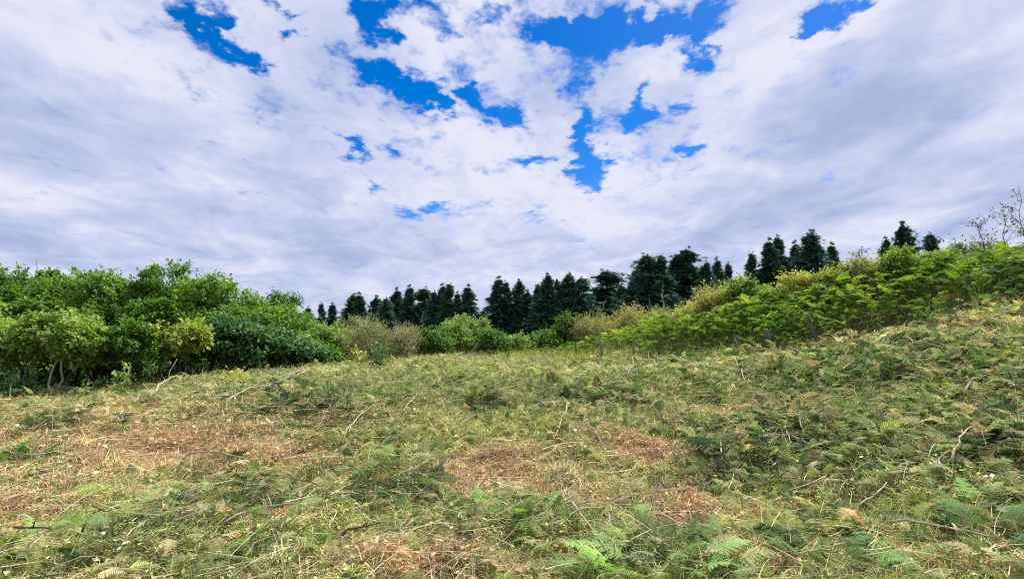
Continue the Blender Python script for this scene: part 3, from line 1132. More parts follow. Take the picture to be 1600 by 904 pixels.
for (px, top, Y, w, lab, pal, kw) in TREES:
    a = dict(n_lobe=18, n_twig=1500, per=12, size=.135, low=.26, rad=.07, group=LG, flat=.85, twig=.38, depth=3.0, spread=.7)
    a.update(kw)
    broad_tree(px, top, Y, w, lab, pal, **a)
FRONT = [
    (-30, 478, 15.8, 90, 'light green small tree at the picture edge beside the forked trunk', G_LITE, dict(seed=21)),
    (86, 486, 15.6, 74, 'light green small tree with a pale forked trunk', G_LITE, dict(seed=22, bark=M_BARK, low=.52, fork=.36, stems=2, rad=.035, lean=.12)),
    (206, 505, 16.3, 50, 'slim small tree with pale crooked trunk between forked and yellow trees', G_MID, dict(seed=23, bark=M_BARK, low=.5, fork=.42, rad=.05, size=.13)),
    (290, 510, 16.8, 44, 'yellow leaved sapling against the dark wood', [(.24, .34, .07), (.30, .38, .08), (.18, .29, .06), (.38, .42, .11)], dict(seed=24, low=.66, fork=.5, rad=.03, n_twig=190, stems=2, n_lobe=8, inner=.05, size=.17, depth=1.0)),
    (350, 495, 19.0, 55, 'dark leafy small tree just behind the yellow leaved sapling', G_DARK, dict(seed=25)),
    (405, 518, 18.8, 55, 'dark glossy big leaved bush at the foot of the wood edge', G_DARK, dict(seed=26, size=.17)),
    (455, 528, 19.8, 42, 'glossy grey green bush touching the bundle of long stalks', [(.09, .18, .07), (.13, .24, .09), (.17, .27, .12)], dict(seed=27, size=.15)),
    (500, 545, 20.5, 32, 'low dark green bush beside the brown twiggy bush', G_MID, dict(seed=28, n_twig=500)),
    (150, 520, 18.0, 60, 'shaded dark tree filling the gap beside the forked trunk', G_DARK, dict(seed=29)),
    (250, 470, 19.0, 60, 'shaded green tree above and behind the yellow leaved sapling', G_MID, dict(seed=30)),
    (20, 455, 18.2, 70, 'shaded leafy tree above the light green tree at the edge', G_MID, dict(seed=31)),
]
for (px, top, Y, w, lab, pal, kw) in FRONT:
    a = dict(n_lobe=15, n_twig=900, per=12, size=.145, low=.46, rad=.05, flat=.85, twig=.36, spread=.72,  group='small trees at the front of the wood')
    a.update(kw)
    broad_tree(px, top, Y, w, lab, pal, **a)

# dark thicket added further into the wood to keep light out: each bush its own thing
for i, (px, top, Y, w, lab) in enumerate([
    (-60, 555, 22, 70, 'dark bush added low at the edge behind the small dark shrub'), (30, 560, 23, 60, 'dark bush added low behind the forked trunk, toward the picture edge'),
    (125, 560, 23, 60, 'dark bush added low between the forked and crooked trunks'), (215, 555, 23.5, 60, 'dark bush added low behind the slim crooked trunk'),
    (300, 550, 23.5, 60, 'dark bush added low behind the yellow leaved sapling'), (375, 550, 24, 55, 'dark bush added low behind the big leaved bush'),
]):
    broad_tree(px, top, Y, w, lab, G_DARK, name='dark_filler_bush', cat='bush', group='bushes added inside the wood to keep it dark', n_lobe=7, n_twig=600, per=8, size=.16, low=.1, rad=.03, seed=50 + i, depth=2.2, inner=.5)

# bushes on the far side of the clearing
SH = 'bushes along the far side of the clearing'
BUSH = [
    (548, 498, 25.0, 28, 'green topped bush rising behind the brown twiggy bush', [(.13, .2, .05), (.18, .25, .07), (.22, .26, .1)], 2, dict(seed=60)),
    (570, 506, 22.8, 44, 'brown twiggy bush next to the wood', G_TAN, 1, dict(seed=61, n_twig=800, size=.06, low=.1)),
    (622, 514, 23.2, 36, 'greyish olive twiggy bush beside the brown one', [(.25, .26, .13), (.32, .33, .18), (.2, .22, .1), (.36, .34, .2)], 1, dict(seed=62, n_twig=800, size=.06, low=.05)),
    (678, 512, 24.0, 36, 'dark green round bush beside the olive twiggy bush', G_MID, 2, dict(seed=63)),
    (712, 495, 26.0, 34, 'lime topped bush in front of the first conifer group', G_LITE, 2, dict(seed=64)),
    (745, 500, 27.0, 30, 'bright lime bush below the gap between conifer groups', G_LITE, 2, dict(seed=65)),
    (772, 520, 24.5, 30, 'low mid green bush beside the bright lime bush', G_MID, 2, dict(seed=66)),
    (808, 526, 25.5, 26, 'low pale green bush behind a short pale post', G_LITE, 2, dict(seed=67)),
    (846, 520, 26.0, 24, 'low leafy bush in front of the middle conifers', G_MID, 2, dict(seed=68)),
    (884, 494, 26.5, 20, 'upright dark green bush before the middle conifers', G_MID, 2, dict(seed=69, low=.25)),
    (925, 499, 26.0, 36, 'ochre brown bush beside the upright dark green bush', [(.30, .33, .10), (.24, .30, .08), (.38, .38, .14), (.34, .30, .12)], 1, dict(seed=70, n_twig=700, size=.07)),
    (982, 487, 26.5, 28, 'orange tinged bush below the big conifers', G_OCH, 1, dict(seed=71, n_twig=600, size=.08)),
    (1028, 490, 26.5, 28, 'olive bush below bare pale branches', [(.28, .3, .1), (.34, .36, .12), (.22, .28, .08)], 1, dict(seed=72, n_twig=500, size=.08)),
    (1075, 476, 23.5, 26, 'yellow bush low before the big conifers', G_YEL, 2, dict(seed=73, n_twig=380, size=.1)),
    (1112, 456, 22.5, 30, 'yellowish open bush with dark stems on the bank', G_OCH, 1, dict(seed=74, n_twig=500, size=.1)),
    (1162, 437, 21.5, 28, 'bright green young tree on the bank beside the lone small conifer', G_LITE, 2, dict(seed=75, low=.3)),
    (1203, 455, 21.0, 26, 'lime bush on the bank below the tall conifer group', G_LITE, 2, dict(seed=76)),
    (1252, 430, 20.0, 30, 'bright yellow bush on the bank below the tall conifer group', G_YEL, 2, dict(seed=77, size=.1)),
    (1300, 424, 19.5, 32, 'yellow green bush on the bank below the lone conifer', [(.3, .36, .08), (.38, .42, .1), (.22, .32, .06)], 2, dict(seed=78, size=.1)),
    (1348, 406, 19.0, 34, 'olive open bush with wispy twigs high on the bank', [(.24, .3, .08), (.3, .35, .1), (.2, .26, .07), (.4, .38, .14)], 2, dict(seed=79, size=.09)),
    (1412, 390, 18.5, 38, 'full green bush below the pointed pair of conifers', [(.2, .32, .06), (.28, .38, .08), (.15, .26, .05)], 2, dict(seed=80, size=.1)),
    (1466, 392, 18.5, 30, 'yellow green bush high on the bank under the small round conifer', G_LITE, 2, dict(seed=81, size=.09)),
    (1508, 382, 23.0, 24, 'small dark bush on the skyline below the wispy sapling', G_DARK, 2, dict(seed=82, size=.08, n_twig=350)),
    (1560, 372, 20.0, 26, 'dark olive bush on the skyline at the top of the bank', [(.12, .18, .06), (.18, .24, .08)], 2, dict(seed=83, size=.07, n_twig=350)),
]
for (px, top, Y, w, lab, pal, kind, kw) in BUSH:
    a = dict(n_lobe=7, n_twig=620, per=8, size=.12, low=.15, rad=.035, stems=3, group=SH, name='bush', cat='bush', fork=.3, mat=M_SHRUB, twig=.4)
    if kind == 1:
        a.update(flat=.2, twig=.7, tmpl=LEAF_S, per=14, bark=M_STICK, stems=5)
    a.update(kw)
    broad_tree(px, top, Y, w, lab, pal, **a)


# ---------------------------------------------------------------- conifers
def spray_template(r):
    V, T = [], []
    for k in range(5):
        a = (k - 2) * .45 + r.normal(0, .1)
        l = 1 - abs(k - 2) * .17
        d = np.array((math.cos(a), math.sin(a), -.12 - .2 * r.random()))
        s = np.array((-math.sin(a), math.cos(a), .15)) * .13
        i = len(V)
        V += [(0, 0, 0), tuple(d * l * .45 + s), tuple(d * l), tuple(d * l * .45 - s)]
        T += [(i, i + 1, i + 2), (i, i + 2, i + 3)]
    return np.array(V, dtype=np.float32), np.array(T), np.ones((len(V), 3), dtype=np.float32)


def conifer_variant(i, full, H=18.0):
    """full: 0 narrow and open ... 1 broad and dense; crown radius is 1/6 of the height times a shape factor"""
    r = np.random.default_rng(300 + i)
    g, gt = Geo(), Geo()
    lean = r.normal(0, .25, 2)
    pts = [(lean[0] * t * t, lean[1] * t * t, H * t - .3) for t in np.linspace(0, 1, 8)]
    tube(gt, pts, np.linspace(.30, .02, 8), (1, 1, 1), 7)
    nb = int(260 + 170 * full)
    hh = (r.random(nb) ** .95) * .87 + .12
    hh = np.sort(hh)
    lump = .45 + 1.05 * vnoise(hh * 13 + 3 * np.sin(az_ := r.uniform(0, 6.28, nb)), np.cos(az_) * 1.5 + i * 3.3, 7)
    prof = np.clip((1.0 - hh) / (.62 - .12 * full), 0, 1) ** (.95 - .25 * full) * (.75 + .25 * np.clip(hh / .35, 0, 1)) + .012
    rad = H * (.115 + .055 * full) * prof * lump * r.uniform(.55, 1.4, nb)
    az = az_
    dz = r.uniform(-.30, .30, nb) + .55 * (hh > .85)
    st = [spray_template(r) for _ in range(4)]
    ns = 9
    hh_top = hh > .9
    for t in np.linspace(.22, 1.0, ns):
        k = r.random(nb) < (.95 if t > .5 else .7)
        a = az[k] + r.normal(0, .28, k.sum()) * t
        L = rad[k] * t
        x, y = np.cos(a) * L, np.sin(a) * L
        z = hh[k] * H + dz[k] * L - .10 * L * t + r.normal(0, .15, k.sum())
        tz = hh[k]
        pos = np.stack([x + lean[0] * tz * tz, y + lean[1] * tz * tz, z], -1)
        for rep in range(3):
            yaw = a + r.normal(0, .9 - .5 * t, len(a))
            D = np.stack([np.cos(yaw), np.sin(yaw), r.normal(-.05, .35, len(a))], -1)
            nn = r.normal(size=(len(a), 3)) * .5 + (0, 0, 1)
            sc = r.uniform(.35, .85, len(a)) * (1.15 - .6 * tz ** 3)
            scv = np.stack([sc * (1.0 + .5 * t), sc * .75, sc], -1)
            pal = np.array([(.055, .14, .10), (.08, .17, .11), (.04, .10, .08), (.10, .19, .10)])
            stamp(g, st[r.integers(0, 4)], pos + r.normal(0, .14, pos.shape), frames(D, nn), scv, pal[r.integers(0, 4, len(a))] * r.uniform(.8, 1.25, (len(a), 1)))
    # leading shoots
    k = 26
    tz = r.uniform(.9, 1.03, k)
    pos = np.stack([r.normal(0, .12, k) + lean[0], r.normal(0, .12, k) + lean[1], tz * H], -1)
    D = np.stack([r.normal(0, .4, k), r.normal(0, .4, k), r.uniform(.5, 1, k)], -1)
    stamp(g, st[0], pos, frames(D, r.normal(size=(k, 3))), r.uniform(.3, .7, k), np.tile((.06, .14, .1), (k, 1)))
    # some bare branches
    for j in range(0, nb, 9):
        z = hh[j] * H
        e = (math.cos(az[j]) * rad[j] * .8, math.sin(az[j]) * rad[j] * .8, z + dz[j] * rad[j])
        tube(gt, [(lean[0] * hh[j] ** 2, lean[1] * hh[j] ** 2, z), e], [.05, .02], (1, 1, 1), 4)
    V, T, Cc = g.get()
    crown = mesh_obj('crown', V, T, M_CONIFER, Cc)
    V, T, Cc = gt.get()
    trunk = mesh_obj('trunk', V, T, M_DBARK, Cc)
    C.objects.unlink(crown)
    C.objects.unlink(trunk)
    return crown, trunk, H


VAR = [conifer_variant(i, f) for i, f in enumerate((0.0, .25, .4, .6, 1.0, .15, .8))]
CG = 'dark conifers standing beyond the clearing'
CON = [  # px, top, half width px, variant, label
    (486, 482, 9, 5, 'tiny conifer tip farthest toward the leafy wood, half hidden by it'),
    (502, 475, 8, 0, 'thin lone conifer spire, middle one of three tiny ones beside the wood'),
    (521, 477, 11, 5, 'small conifer spire standing by itself nearest the gap before the first long group'),
    (553, 463, 16, 2, 'conifer at the very start of the first long group, with ragged outer side'),
    (566, 462, 13, 1, 'conifer second in the first long group, close against the ragged first'),
    (587, 465, 14, 3, 'conifer third in the first long group, slightly lower than its neighbours'),
    (603, 468, 13, 2, 'lowest topped conifer in the first long group'),
    (621, 455, 14, 1, 'conifer fifth in the first long group, forming a twin peak'),
    (637, 450, 13, 1, 'pointed conifer sixth in the first long group, higher half of a twin peak'),
    (664, 453, 20, 4, 'broad rounded conifer in the middle of the first long group'),
    (678, 458, 12, 2, 'narrow conifer tucked against the broad rounded one'),
    (689, 448, 12, 1, 'slender conifer leading the last three tall ones of the first long group'),
    (704, 445, 13, 0, 'tallest conifer of the first long group'),
    (716, 460, 10, 5, 'short conifer between the tallest and the final one of the first group'),
    (731, 449, 15, 1, 'conifer ending the first long group, with feathery side branches'),
    (752, 486, 9, 5, 'tiny stunted conifer in the gap between first and second groups'),
    (775, 437, 15, 1, 'tall conifer starting the second group after the gap'),
    (789, 442, 11, 0, 'narrow open conifer second in the second group'),
    (811, 441, 13, 2, 'conifer third in the second group with a thin crooked tip'),
    (827, 457, 14, 3, 'low conifer dipping in the middle of the second group'),
    (841, 445, 10, 0, 'narrow conifer just before the tall thick pair of the second group'),
    (856, 432, 15, 2, 'tall ragged conifer in the second group with sky showing through it'),
    (872, 441, 12, 3, 'conifer squeezed between the ragged one and the dense round one'),
    (887, 431, 16, 6, 'dense conifer with rounded head near the end of the second group'),
    (906, 436, 17, 4, 'broad domed conifer ending the second group beside the sky gap'),
    (951, 425, 27, 4, 'wide egg shaped conifer standing alone just after the sky gap'),
    (974, 450, 15, 6, 'lower conifer leaning against the wide egg shaped one'),
    (998, 418, 16, 3, 'sloping shouldered conifer leading up to the big peak'),
    (1015, 401, 22, 4, 'big peaked conifer, the first high point of the third group'),
    (1036, 400, 15, 0, 'open conifer with thin crooked top beside the big peak'),
    (1056, 405, 18, 6, 'dense conifer between the crooked top and the broadest crown'),
    (1075, 393, 24, 4, 'broadest and highest conifer of the third group'),
    (1106, 412, 14, 2, 'conifer stepping down from the broadest crown'),
    (1121, 408, 12, 1, 'thin conifer next to last in the third group'),
    (1141, 413, 10, 0, 'small conifer apart at the end of the third group'),
    (1179, 397, 12, 0, 'slim conifer starting the fourth group over the bank'),
    (1203, 378, 15, 1, 'conifer second in the fourth group over the bank'),
    (1222, 372, 14, 0, 'tall open conifer third in the fourth group over the bank'),
    (1243, 383, 13, 1, 'slightly lower conifer fourth in the group over the bank'),
    (1268, 366, 19, 3, 'tallest and widest conifer ending the fourth group over the bank'),
    (1308, 384, 13, 1, 'lone conifer standing apart behind yellow bushes on the bank'),
    (1391, 376, 12, 2, 'lower conifer of the pointed pair behind the full green bush'),
    (1416, 352, 16, 3, 'higher pointed conifer of the pair behind the full green bush'),
    (1464, 368, 14, 4, 'small rounded conifer nearest the wispy sapling on the skyline'),
]
_rc = np.random.default_rng(77)
for i, (px, top, w, vi, lab) in enumerate(CON):
    Y = 78 + _rc.uniform(-6, 9) + (8 if px < 530 else 0)
    x = at(px, 450, Y)[0]
    z0 = h1(x, Y)
    Ht = at(px, top, Y)[2] - z0
    crown, trunk, H0 = VAR[vi]
    t = thing('conifer_tree', lab, 'conifer', (x, Y, z0), CG)
    sz = Ht / H0
    # half width in metres over the variant's own radius
    own = H0 * (.125 + .055 * (0, .25, .4, .6, 1, .15, .8)[vi]) * .95
    sx = (w * 1.75 / F * Y) / own
    t.scale = (sx, sx, sz)
    t.rotation_euler = (0, 0, _rc.uniform(0, 6.28))
    for src in (trunk, crown):
        c = src.copy()
        C.objects.link(c)
        c.parent = t
for cr_, tr_, _h in VAR:
    bpy.data.objects.remove(cr_)
    bpy.data.objects.remove(tr_)


# ---------------------------------------------------------------- bare and wispy saplings
def sapling(px, top, Y, wpx, label, seed, leaf=None, leaves=60, bark=M_DBARK, name='sapling', nbr=9, lean=(0, 0), base_rad=.016):
    r = np.random.default_rng(seed)
    x = at(px, 450, Y)[0]
    z0 = h1(x, Y) - .03
    H = at(px, top, Y)[2] - z0
    W = wpx / F * Y
    t = thing(name, label, 'sapling', (x, Y, z0), 'thin saplings')
    g, gl = Geo(), Geo()
    pth = bend_path((0, 0, 0), (lean[0] * H, lean[1] * H, H), 8, .03, r)
    tube(g, pth, np.linspace(base_rad, .006, 8), (1, 1, 1), 5)
    tips = []
    for i in range(nbr):
        k = r.uniform(.35, .95)
        s = pth[int(k * 7)]
        a = r.uniform(0, 6.28)
        L = W * r.uniform(.5, 1.1) * (1.15 - k * .5)
        e = s + np.array((math.cos(a) * L, math.sin(a) * L, L * r.uniform(.5, 1.3)))
        e[2] = min(e[2], H)
        b = bend_path(s, e, 5, .07, r)
        tube(g, b, np.linspace(base_rad * .5, .004, 5), (1, 1, 1), 4)
        for j in range(4):
            q = b[r.integers(1, 5)]
            e2 = q + norm(r.normal(size=3) + (0, 0, .5)) * L * r.uniform(.25, .5)
            tube(g, bend_path(q, e2, 3, .08, r), np.linspace(base_rad * .25, .003, 3), (1, 1, 1), 3)
            tips += [q, e2, (q + e2) / 2]
    g.build('trunk', bark, t)
    if leaf is not None:
        tips = np.array(tips)
        p = tips[r.integers(0, len(tips), leaves)] + r.normal(0, .06, (leaves, 3))
        pal = np.array(leaf)
        stamp(gl, LEAF, p, frames(r.normal(size=p.shape), r.normal(size=p.shape) + (0, 0, .8)), r.uniform(.06, .11, leaves), pal[r.integers(0, len(pal), leaves)])
        gl.build('crown', M_SHRUB, t)
    return t


DL = [(.06, .09, .04), (.10, .13, .05), (.14, .14, .07)]
sapling(1532, 344, 19.5, 34, 'wispy sapling with sparse tiny leaves against the sky on the bank', 501, DL, 90, nbr=12)
sapling(1574, 325, 17.5, 30, 'taller thin sapling leaning at the top of the fern bank', 502, DL, 60, nbr=8, lean=(.08, 0))
sapling(1612, 292, 17.0, 26, 'sapling at the picture edge whose leafy branch hangs into the sky', 503, DL, 110, nbr=9, lean=(-.02, 0))
sapling(1352, 388, 22.5, 20, 'bare twiggy sapling rising out of the olive open bush', 504, DL, 60, nbr=9)
sapling(991, 472, 30, 16, 'bare pale dead sapling in front of the third conifer group', 505, None, bark=M_BARK, nbr=12)
sapling(1022, 468, 31, 14, 'bare pale leaning dead sapling beside the olive bush', 506, None, bark=M_BARK, nbr=6, lean=(-.14, 0))
sapling(1036, 440, 32, 10, 'tall straight pale dead sapling against the dark conifers', 507, None, bark=M_BARK, nbr=7, base_rad=.045)
sapling(52, 406, 20, 30, 'sparse leafy shoot sticking up above the wood near the picture edge', 508, G_MID, 260, nbr=14, base_rad=.03)


# ---------------------------------------------------------------- fence
def build_fence():
    posts = [  # px, base row, top row, Y, half thickness m, lean (metres sideways), dark?
        (827, 563, 545, 22.6, .035, .0, 0), (863, 561, 546, 22.0, .03, .0, 0), (900, 560, 534, 21.6, .03, .0, 1), (941, 559, 531, 21.2, .06, -.05, 0), (990, 560, 522, 20.6, .045, .03, 0),
        (1046, 559, 530, 19.8, .035, .0, 0), (1090, 556, 532, 19.0, .03, .05, 1), (1154, 554, 524, 17.1, .06, -.04, 1), (1208, 548, 514, 16.7, .085, -.22, 1), (1276, 540, 490, 16.0, .05, -.2, 1)]
    P = []
    for (px, b, tp, Y, rad, ln, dk) in posts:
        x = at(px, b, Y)[0]
        P.append((x, Y, h1(x, Y), at(px, tp, Y)[2], rad, ln, dk))
    t = thing('fence', 'old wooden post and wire fence leaning along the foot of the fern bank', 'fence', (P[0][0], P[0][1], P[0][2]))
    o = np.array((P[0][0], P[0][1], P[0][2]))
    r = np.random.default_rng(88)
    tops = []
    for (x, y, z, zt, rad, ln, dk) in P:
        g = Geo()
        zt = max(zt, z + .5)
        pts = np.array([(x, y, z - .2), (x + ln * .35, y, z + (zt - z) * .35), (x + ln * .7, y + .02, z + (zt - z) * .7), (x + ln, y, zt)]) - o
        tube(g, pts, np.array([1.05, 1, .95, .85]) * rad, (1, 1, 1), 8)
        g.build('post', M_POST if dk else M_GPOST, t)
        tops.append((np.array((x, y, z)), np.array((x + ln, y, zt))))
    mw = bpy.data.materials.new('rusty_wire')
    mw.use_nodes = True
    nt = mw.node_tree
    nz = nt.nodes.new('ShaderNodeTexNoise')
    nz.inputs['Scale'].default_value = 30
    cr = nt.nodes.new('ShaderNodeValToRGB')
    cr.color_ramp.elements[0].color, cr.color_ramp.elements[1].color = (.10, .05, .03, 1), (.30, .28, .26, 1)
    nt.links.new(nz.outputs[0], cr.inputs[0])
    nt.links.new(cr.outputs[0], nt.nodes['Principled BSDF'].inputs['Base Color'])
    nt.nodes['Principled BSDF'].inputs['Roughness'].default_value = .6
    for k in (.35, .65, .92):
        g = Geo()
        pts = []
        for i, (a, b) in enumerate(tops):
            p = a + (b - a) * k
            if pts:
                q = pts[-1]
                for s in (.25, .5, .75):
                    m = q + (p - q) * s
                    m = m - np.array((0, 0, .10 * math.sin(s * math.pi)))
                    pts.append(m) if s != .75 else pts.append(m)
                # restore the start point reference for the sag
            pts.append(p)
        tube(g, np.array(pts) - o, .0028, (1, 1, 1), 4)
        g.build('wire', mw, t)


build_fence()

# ---------------------------------------------------------------- fallen branches and stalks, one by one
BR = [  # points in the picture, radius m, material, label
    ([(285, 728), (330, 752), (388, 782)], .012, 's', 'long straight brown stick pointing down toward the bushy fern clump'),
    ([(0, 867), (38, 872), (76, 878)], .011, 'd', 'dark stick at the picture edge near the lowest corner'),
    ([(38, 904), (58, 890), (76, 880)], .009, 's', 'short pale stick crossing the end of the dark edge stick'),
    ([(123, 868), (142, 872), (162, 879)], .009, 'd', 'short dark stick beside the lime fern clump'),
    ([(343, 869), (400, 848), (440, 836), (465, 832)], .010, 's', 'long curved pale stalk just below the bushy fern clump'),
    ([(450, 802), (475, 809), (498, 819)], .008, 'd', 'dark twig past the bushy fern clump'),
    ([(350, 650), (382, 634), (412, 619)], .018, 's', 'pale stick below the bundle of long stalks'),
    ([(172, 682), (190, 672), (223, 668)], .014, 's', 'bent pale stick on the orange straw'),
    ([(232, 628), (262, 612), (278, 588)], .030, 's', 'pale broken branch rising at the foot of the yellow leaved sapling'),
    ([(95, 612), (120, 622), (150, 630)], .025, 's', 'pale pole lying beneath the forked trunk'),
    ([(666, 625), (664, 655), (674, 685), (692, 704)], .012, 's', 'curved pale twig dangling over the middle of the slope'),
    ([(630, 655), (650, 641), (668, 626)], .012, 's', 'pale stick meeting the top of the curved twig'),
    ([(536, 706), (562, 680), (600, 650)], .012, 's', 'long slanting pale stick near the dark brush mound'),
    ([(889, 645), (884, 672), (873, 695), (864, 711)], .013, 's', 'bowed pale stalk standing out between two reddish patches'),
    ([(533, 879), (566, 864), (604, 844)], .011, 'd', 'straight dark branch low in the middle of the picture'),
    ([(755, 770), (744, 798), (730, 816)], .007, 's', 'thin arched pale stem near the middle green ferns'),
    ([(888, 818), (915, 860), (952, 906)], .009, 's', 'long pale stalk running off the lower edge beside the big fern'),
    ([(886, 850), (915, 836), (942, 828)], .007, 's', 'short straw stem crossing the long pale stalk'),
    ([(950, 832), (957, 862), (962, 902)], .007, 's', 'upright pale stem in front of the big light fern'),
    ([(914, 684), (930, 694), (941, 712)], .010, 's', 'curved tan twig beside the dark reddish patch'),
    ([(1030, 796), (1024, 815), (1014, 838)], .008, 'd', 'thin dark twig beside the reddish brown heap'),
    ([(1146, 562), (1155, 585), (1168, 612)], .022, 's', 'pale crooked branch on the slope under the dark fence post'),
    ([(987, 560), (988, 580), (986, 607)], .018, 's', 'upright pale dead stem at the far end of the slope'),
    ([(1510, 636), (1522, 624), (1544, 616)], .016, 's', 'curved pale branch under the yellow green fern on the steep side'),
    ([(1492, 772), (1512, 750), (1533, 722)], .012, 's', 'straight pale stick slanting up out of dark ferns'),
    ([(1195, 725), (1240, 732), (1282, 752)], .010, 's', 'longest pale stem lying in the dark brush heap'),
    ([(1130, 752), (1128, 732), (1140, 716), (1180, 722)], .010, 's', 'hooked pale stem at the near side of the dark brush heap'),
    ([(1230, 697), (1230, 715), (1240, 736)], .010, 's', 'crooked pale stem standing in the dark brush heap'),
    ([(1252, 692), (1253, 710), (1259, 728)], .010, 's', 'wavy pale stem at the far side of the dark brush heap'),
    ([(1395, 843), (1460, 862), (1520, 884), (1574, 906)], .009, 's', 'very long thin stalk crossing the lowest corner under the steep side'),
    ([(1310, 832), (1340, 828), (1372, 818), (1390, 806)], .009, 's', 'pale stem on the bare dirt below the dark ferns'),
    ([(1475, 788), (1472, 776), (1484, 764)], .009, 's', 'little curled pale root beside the slanting stick'),
    ([(1500, 868), (1490, 850), (1476, 838)], .010, 's', 'forked pale twig in the lowest corner'),
    ([(1318, 530), (1328, 518), (1334, 540)], .02, 's', 'short pale stick poking out at the foot of the ferns'),
    ([(1545, 508), (1570, 500), (1600, 494)], .022, 's', 'bleached branch lying high on the steep side below the ferns'),
    ([(1400, 535), (1420, 552), (1432, 566)], .016, 's', 'small pale branch on the steep side'),
]
for i, (pts, rad, mt, lab) in enumerate(BR):
    r = np.random.default_rng(700 + i)
    W3 = []
    for j, (px, py) in enumerate(pts):
        x, y, z = hit(px, py + 3)
        W3.append((x, y, z))
    W3 = np.array(W3)
    # keep distant ends from sliding far away along the slope
    d = np.hypot(W3[:, 0], W3[:, 1])
    dm = np.median(d)
    for j in range(len(W3)):
        lim = 1.25 * dm
        if d[j] > lim:
            dirn = direction(*pts[j])
            s = lim / math.hypot(dirn.x, dirn.y)
            W3[j] = (dirn.x * s, dirn.y * s, CAMZ + dirn.z * s)
    t_ = np.linspace(0, len(W3) - 1, 9)
    P = np.stack([np.interp(t_, np.arange(len(W3)), W3[:, k]) for k in range(3)], -1)
    P[1:-1] += r.normal(0, .005, (7, 3)) * np.linalg.norm(P[-1] - P[0])
    gz = h(P[:, 0], P[:, 1]) + .09 + rad + litter_depth(P[:, 0], P[:, 1], cover_weights(P[:, 0], P[:, 1]))
    P[:, 2] = np.interp(t_, [0, len(W3) - 1], [gz[0], gz[-1]]) + (P[:, 2] - np.interp(t_, [0, len(W3) - 1], [P[0, 2], P[-1, 2]])) * .4
    P[:, 2] += min(.14, max(0, float((gz - P[:, 2]).max()))) * np.sin(np.linspace(.25, math.pi - .25, 9))
    P[0, 2] = min(P[0, 2], gz[0]) - .03
    o = tuple(P[0])
    g = Geo()
    tube(g, P - P[0], np.linspace(rad, rad * .45, 9), (1, 1, 1), 6)
    for k in range(2):
        j = r.integers(2, 7)
        L = np.linalg.norm(P[-1] - P[0]) * r.uniform(.12, .25)
        dirn = norm((P[-1] - P[0]) + r.normal(size=3) * .6 * np.linalg.norm(P[-1] - P[0]))
        dirn[2] = abs(dirn[2]) * .6
        tube(g, bend_path(P[j] - P[0], P[j] - P[0] + dirn * L, 4, .06, r), np.linspace(rad * .5, rad * .2, 4), (1, 1, 1), 5)
    ob = g.build('fallen_branch', M_STICK if mt == 's' else M_DSTICK)
    ob.location = o
    tag(ob, lab, 'branch', 'loose sticks lying on the slope')

# bundle of long stalks fanned out beside the wood
_b0 = at(478, 576, 15.0)
for i, (px, py, Y, lab) in enumerate([
    (344, 620, 12.0, 'uppermost long pale stalk of the fan beside the wood'), (350, 634, 11.3, 'longest stalk of the fan, just under the uppermost'),
    (378, 632, 11.6, 'third stalk down in the fan beside the wood'), (352, 650, 10.6, 'steepest long stalk in the lower side of the fan'),
    (402, 642, 11.8, 'short stalk inside the fan beside the wood'), (430, 640, 11.8, 'lowest short stalk of the fan, ending at the dark brush mound')]):
    r = np.random.default_rng(800 + i)
    x, y, z = hit(px, py)
    a = np.array((x, y, z + .12))
    tx = _b0[0] + r.normal(0, .12)
    b = np.array((tx, 15.0, max(_b0[2] + r.uniform(-.05, .06), h1(tx, 15.0) + .1)))
    P = bend_path(a, b, 8, .012, r)
    P[:, 2] += np.sin(np.linspace(0, math.pi, 8)) * max(0, float((h(P[:, 0], P[:, 1]) + .10 - P[:, 2]).max()))
    P[0, 2] -= .1
    g = Geo()
    tube(g, P - P[0], np.linspace(.008, .015, 8), (1, 1, 1), 6)
    ob = g.build('long_stalk', M_STICK)
    ob.location = tuple(P[0])
    tag(ob, lab, 'stalk', 'long stalks fanned out beside the wood')

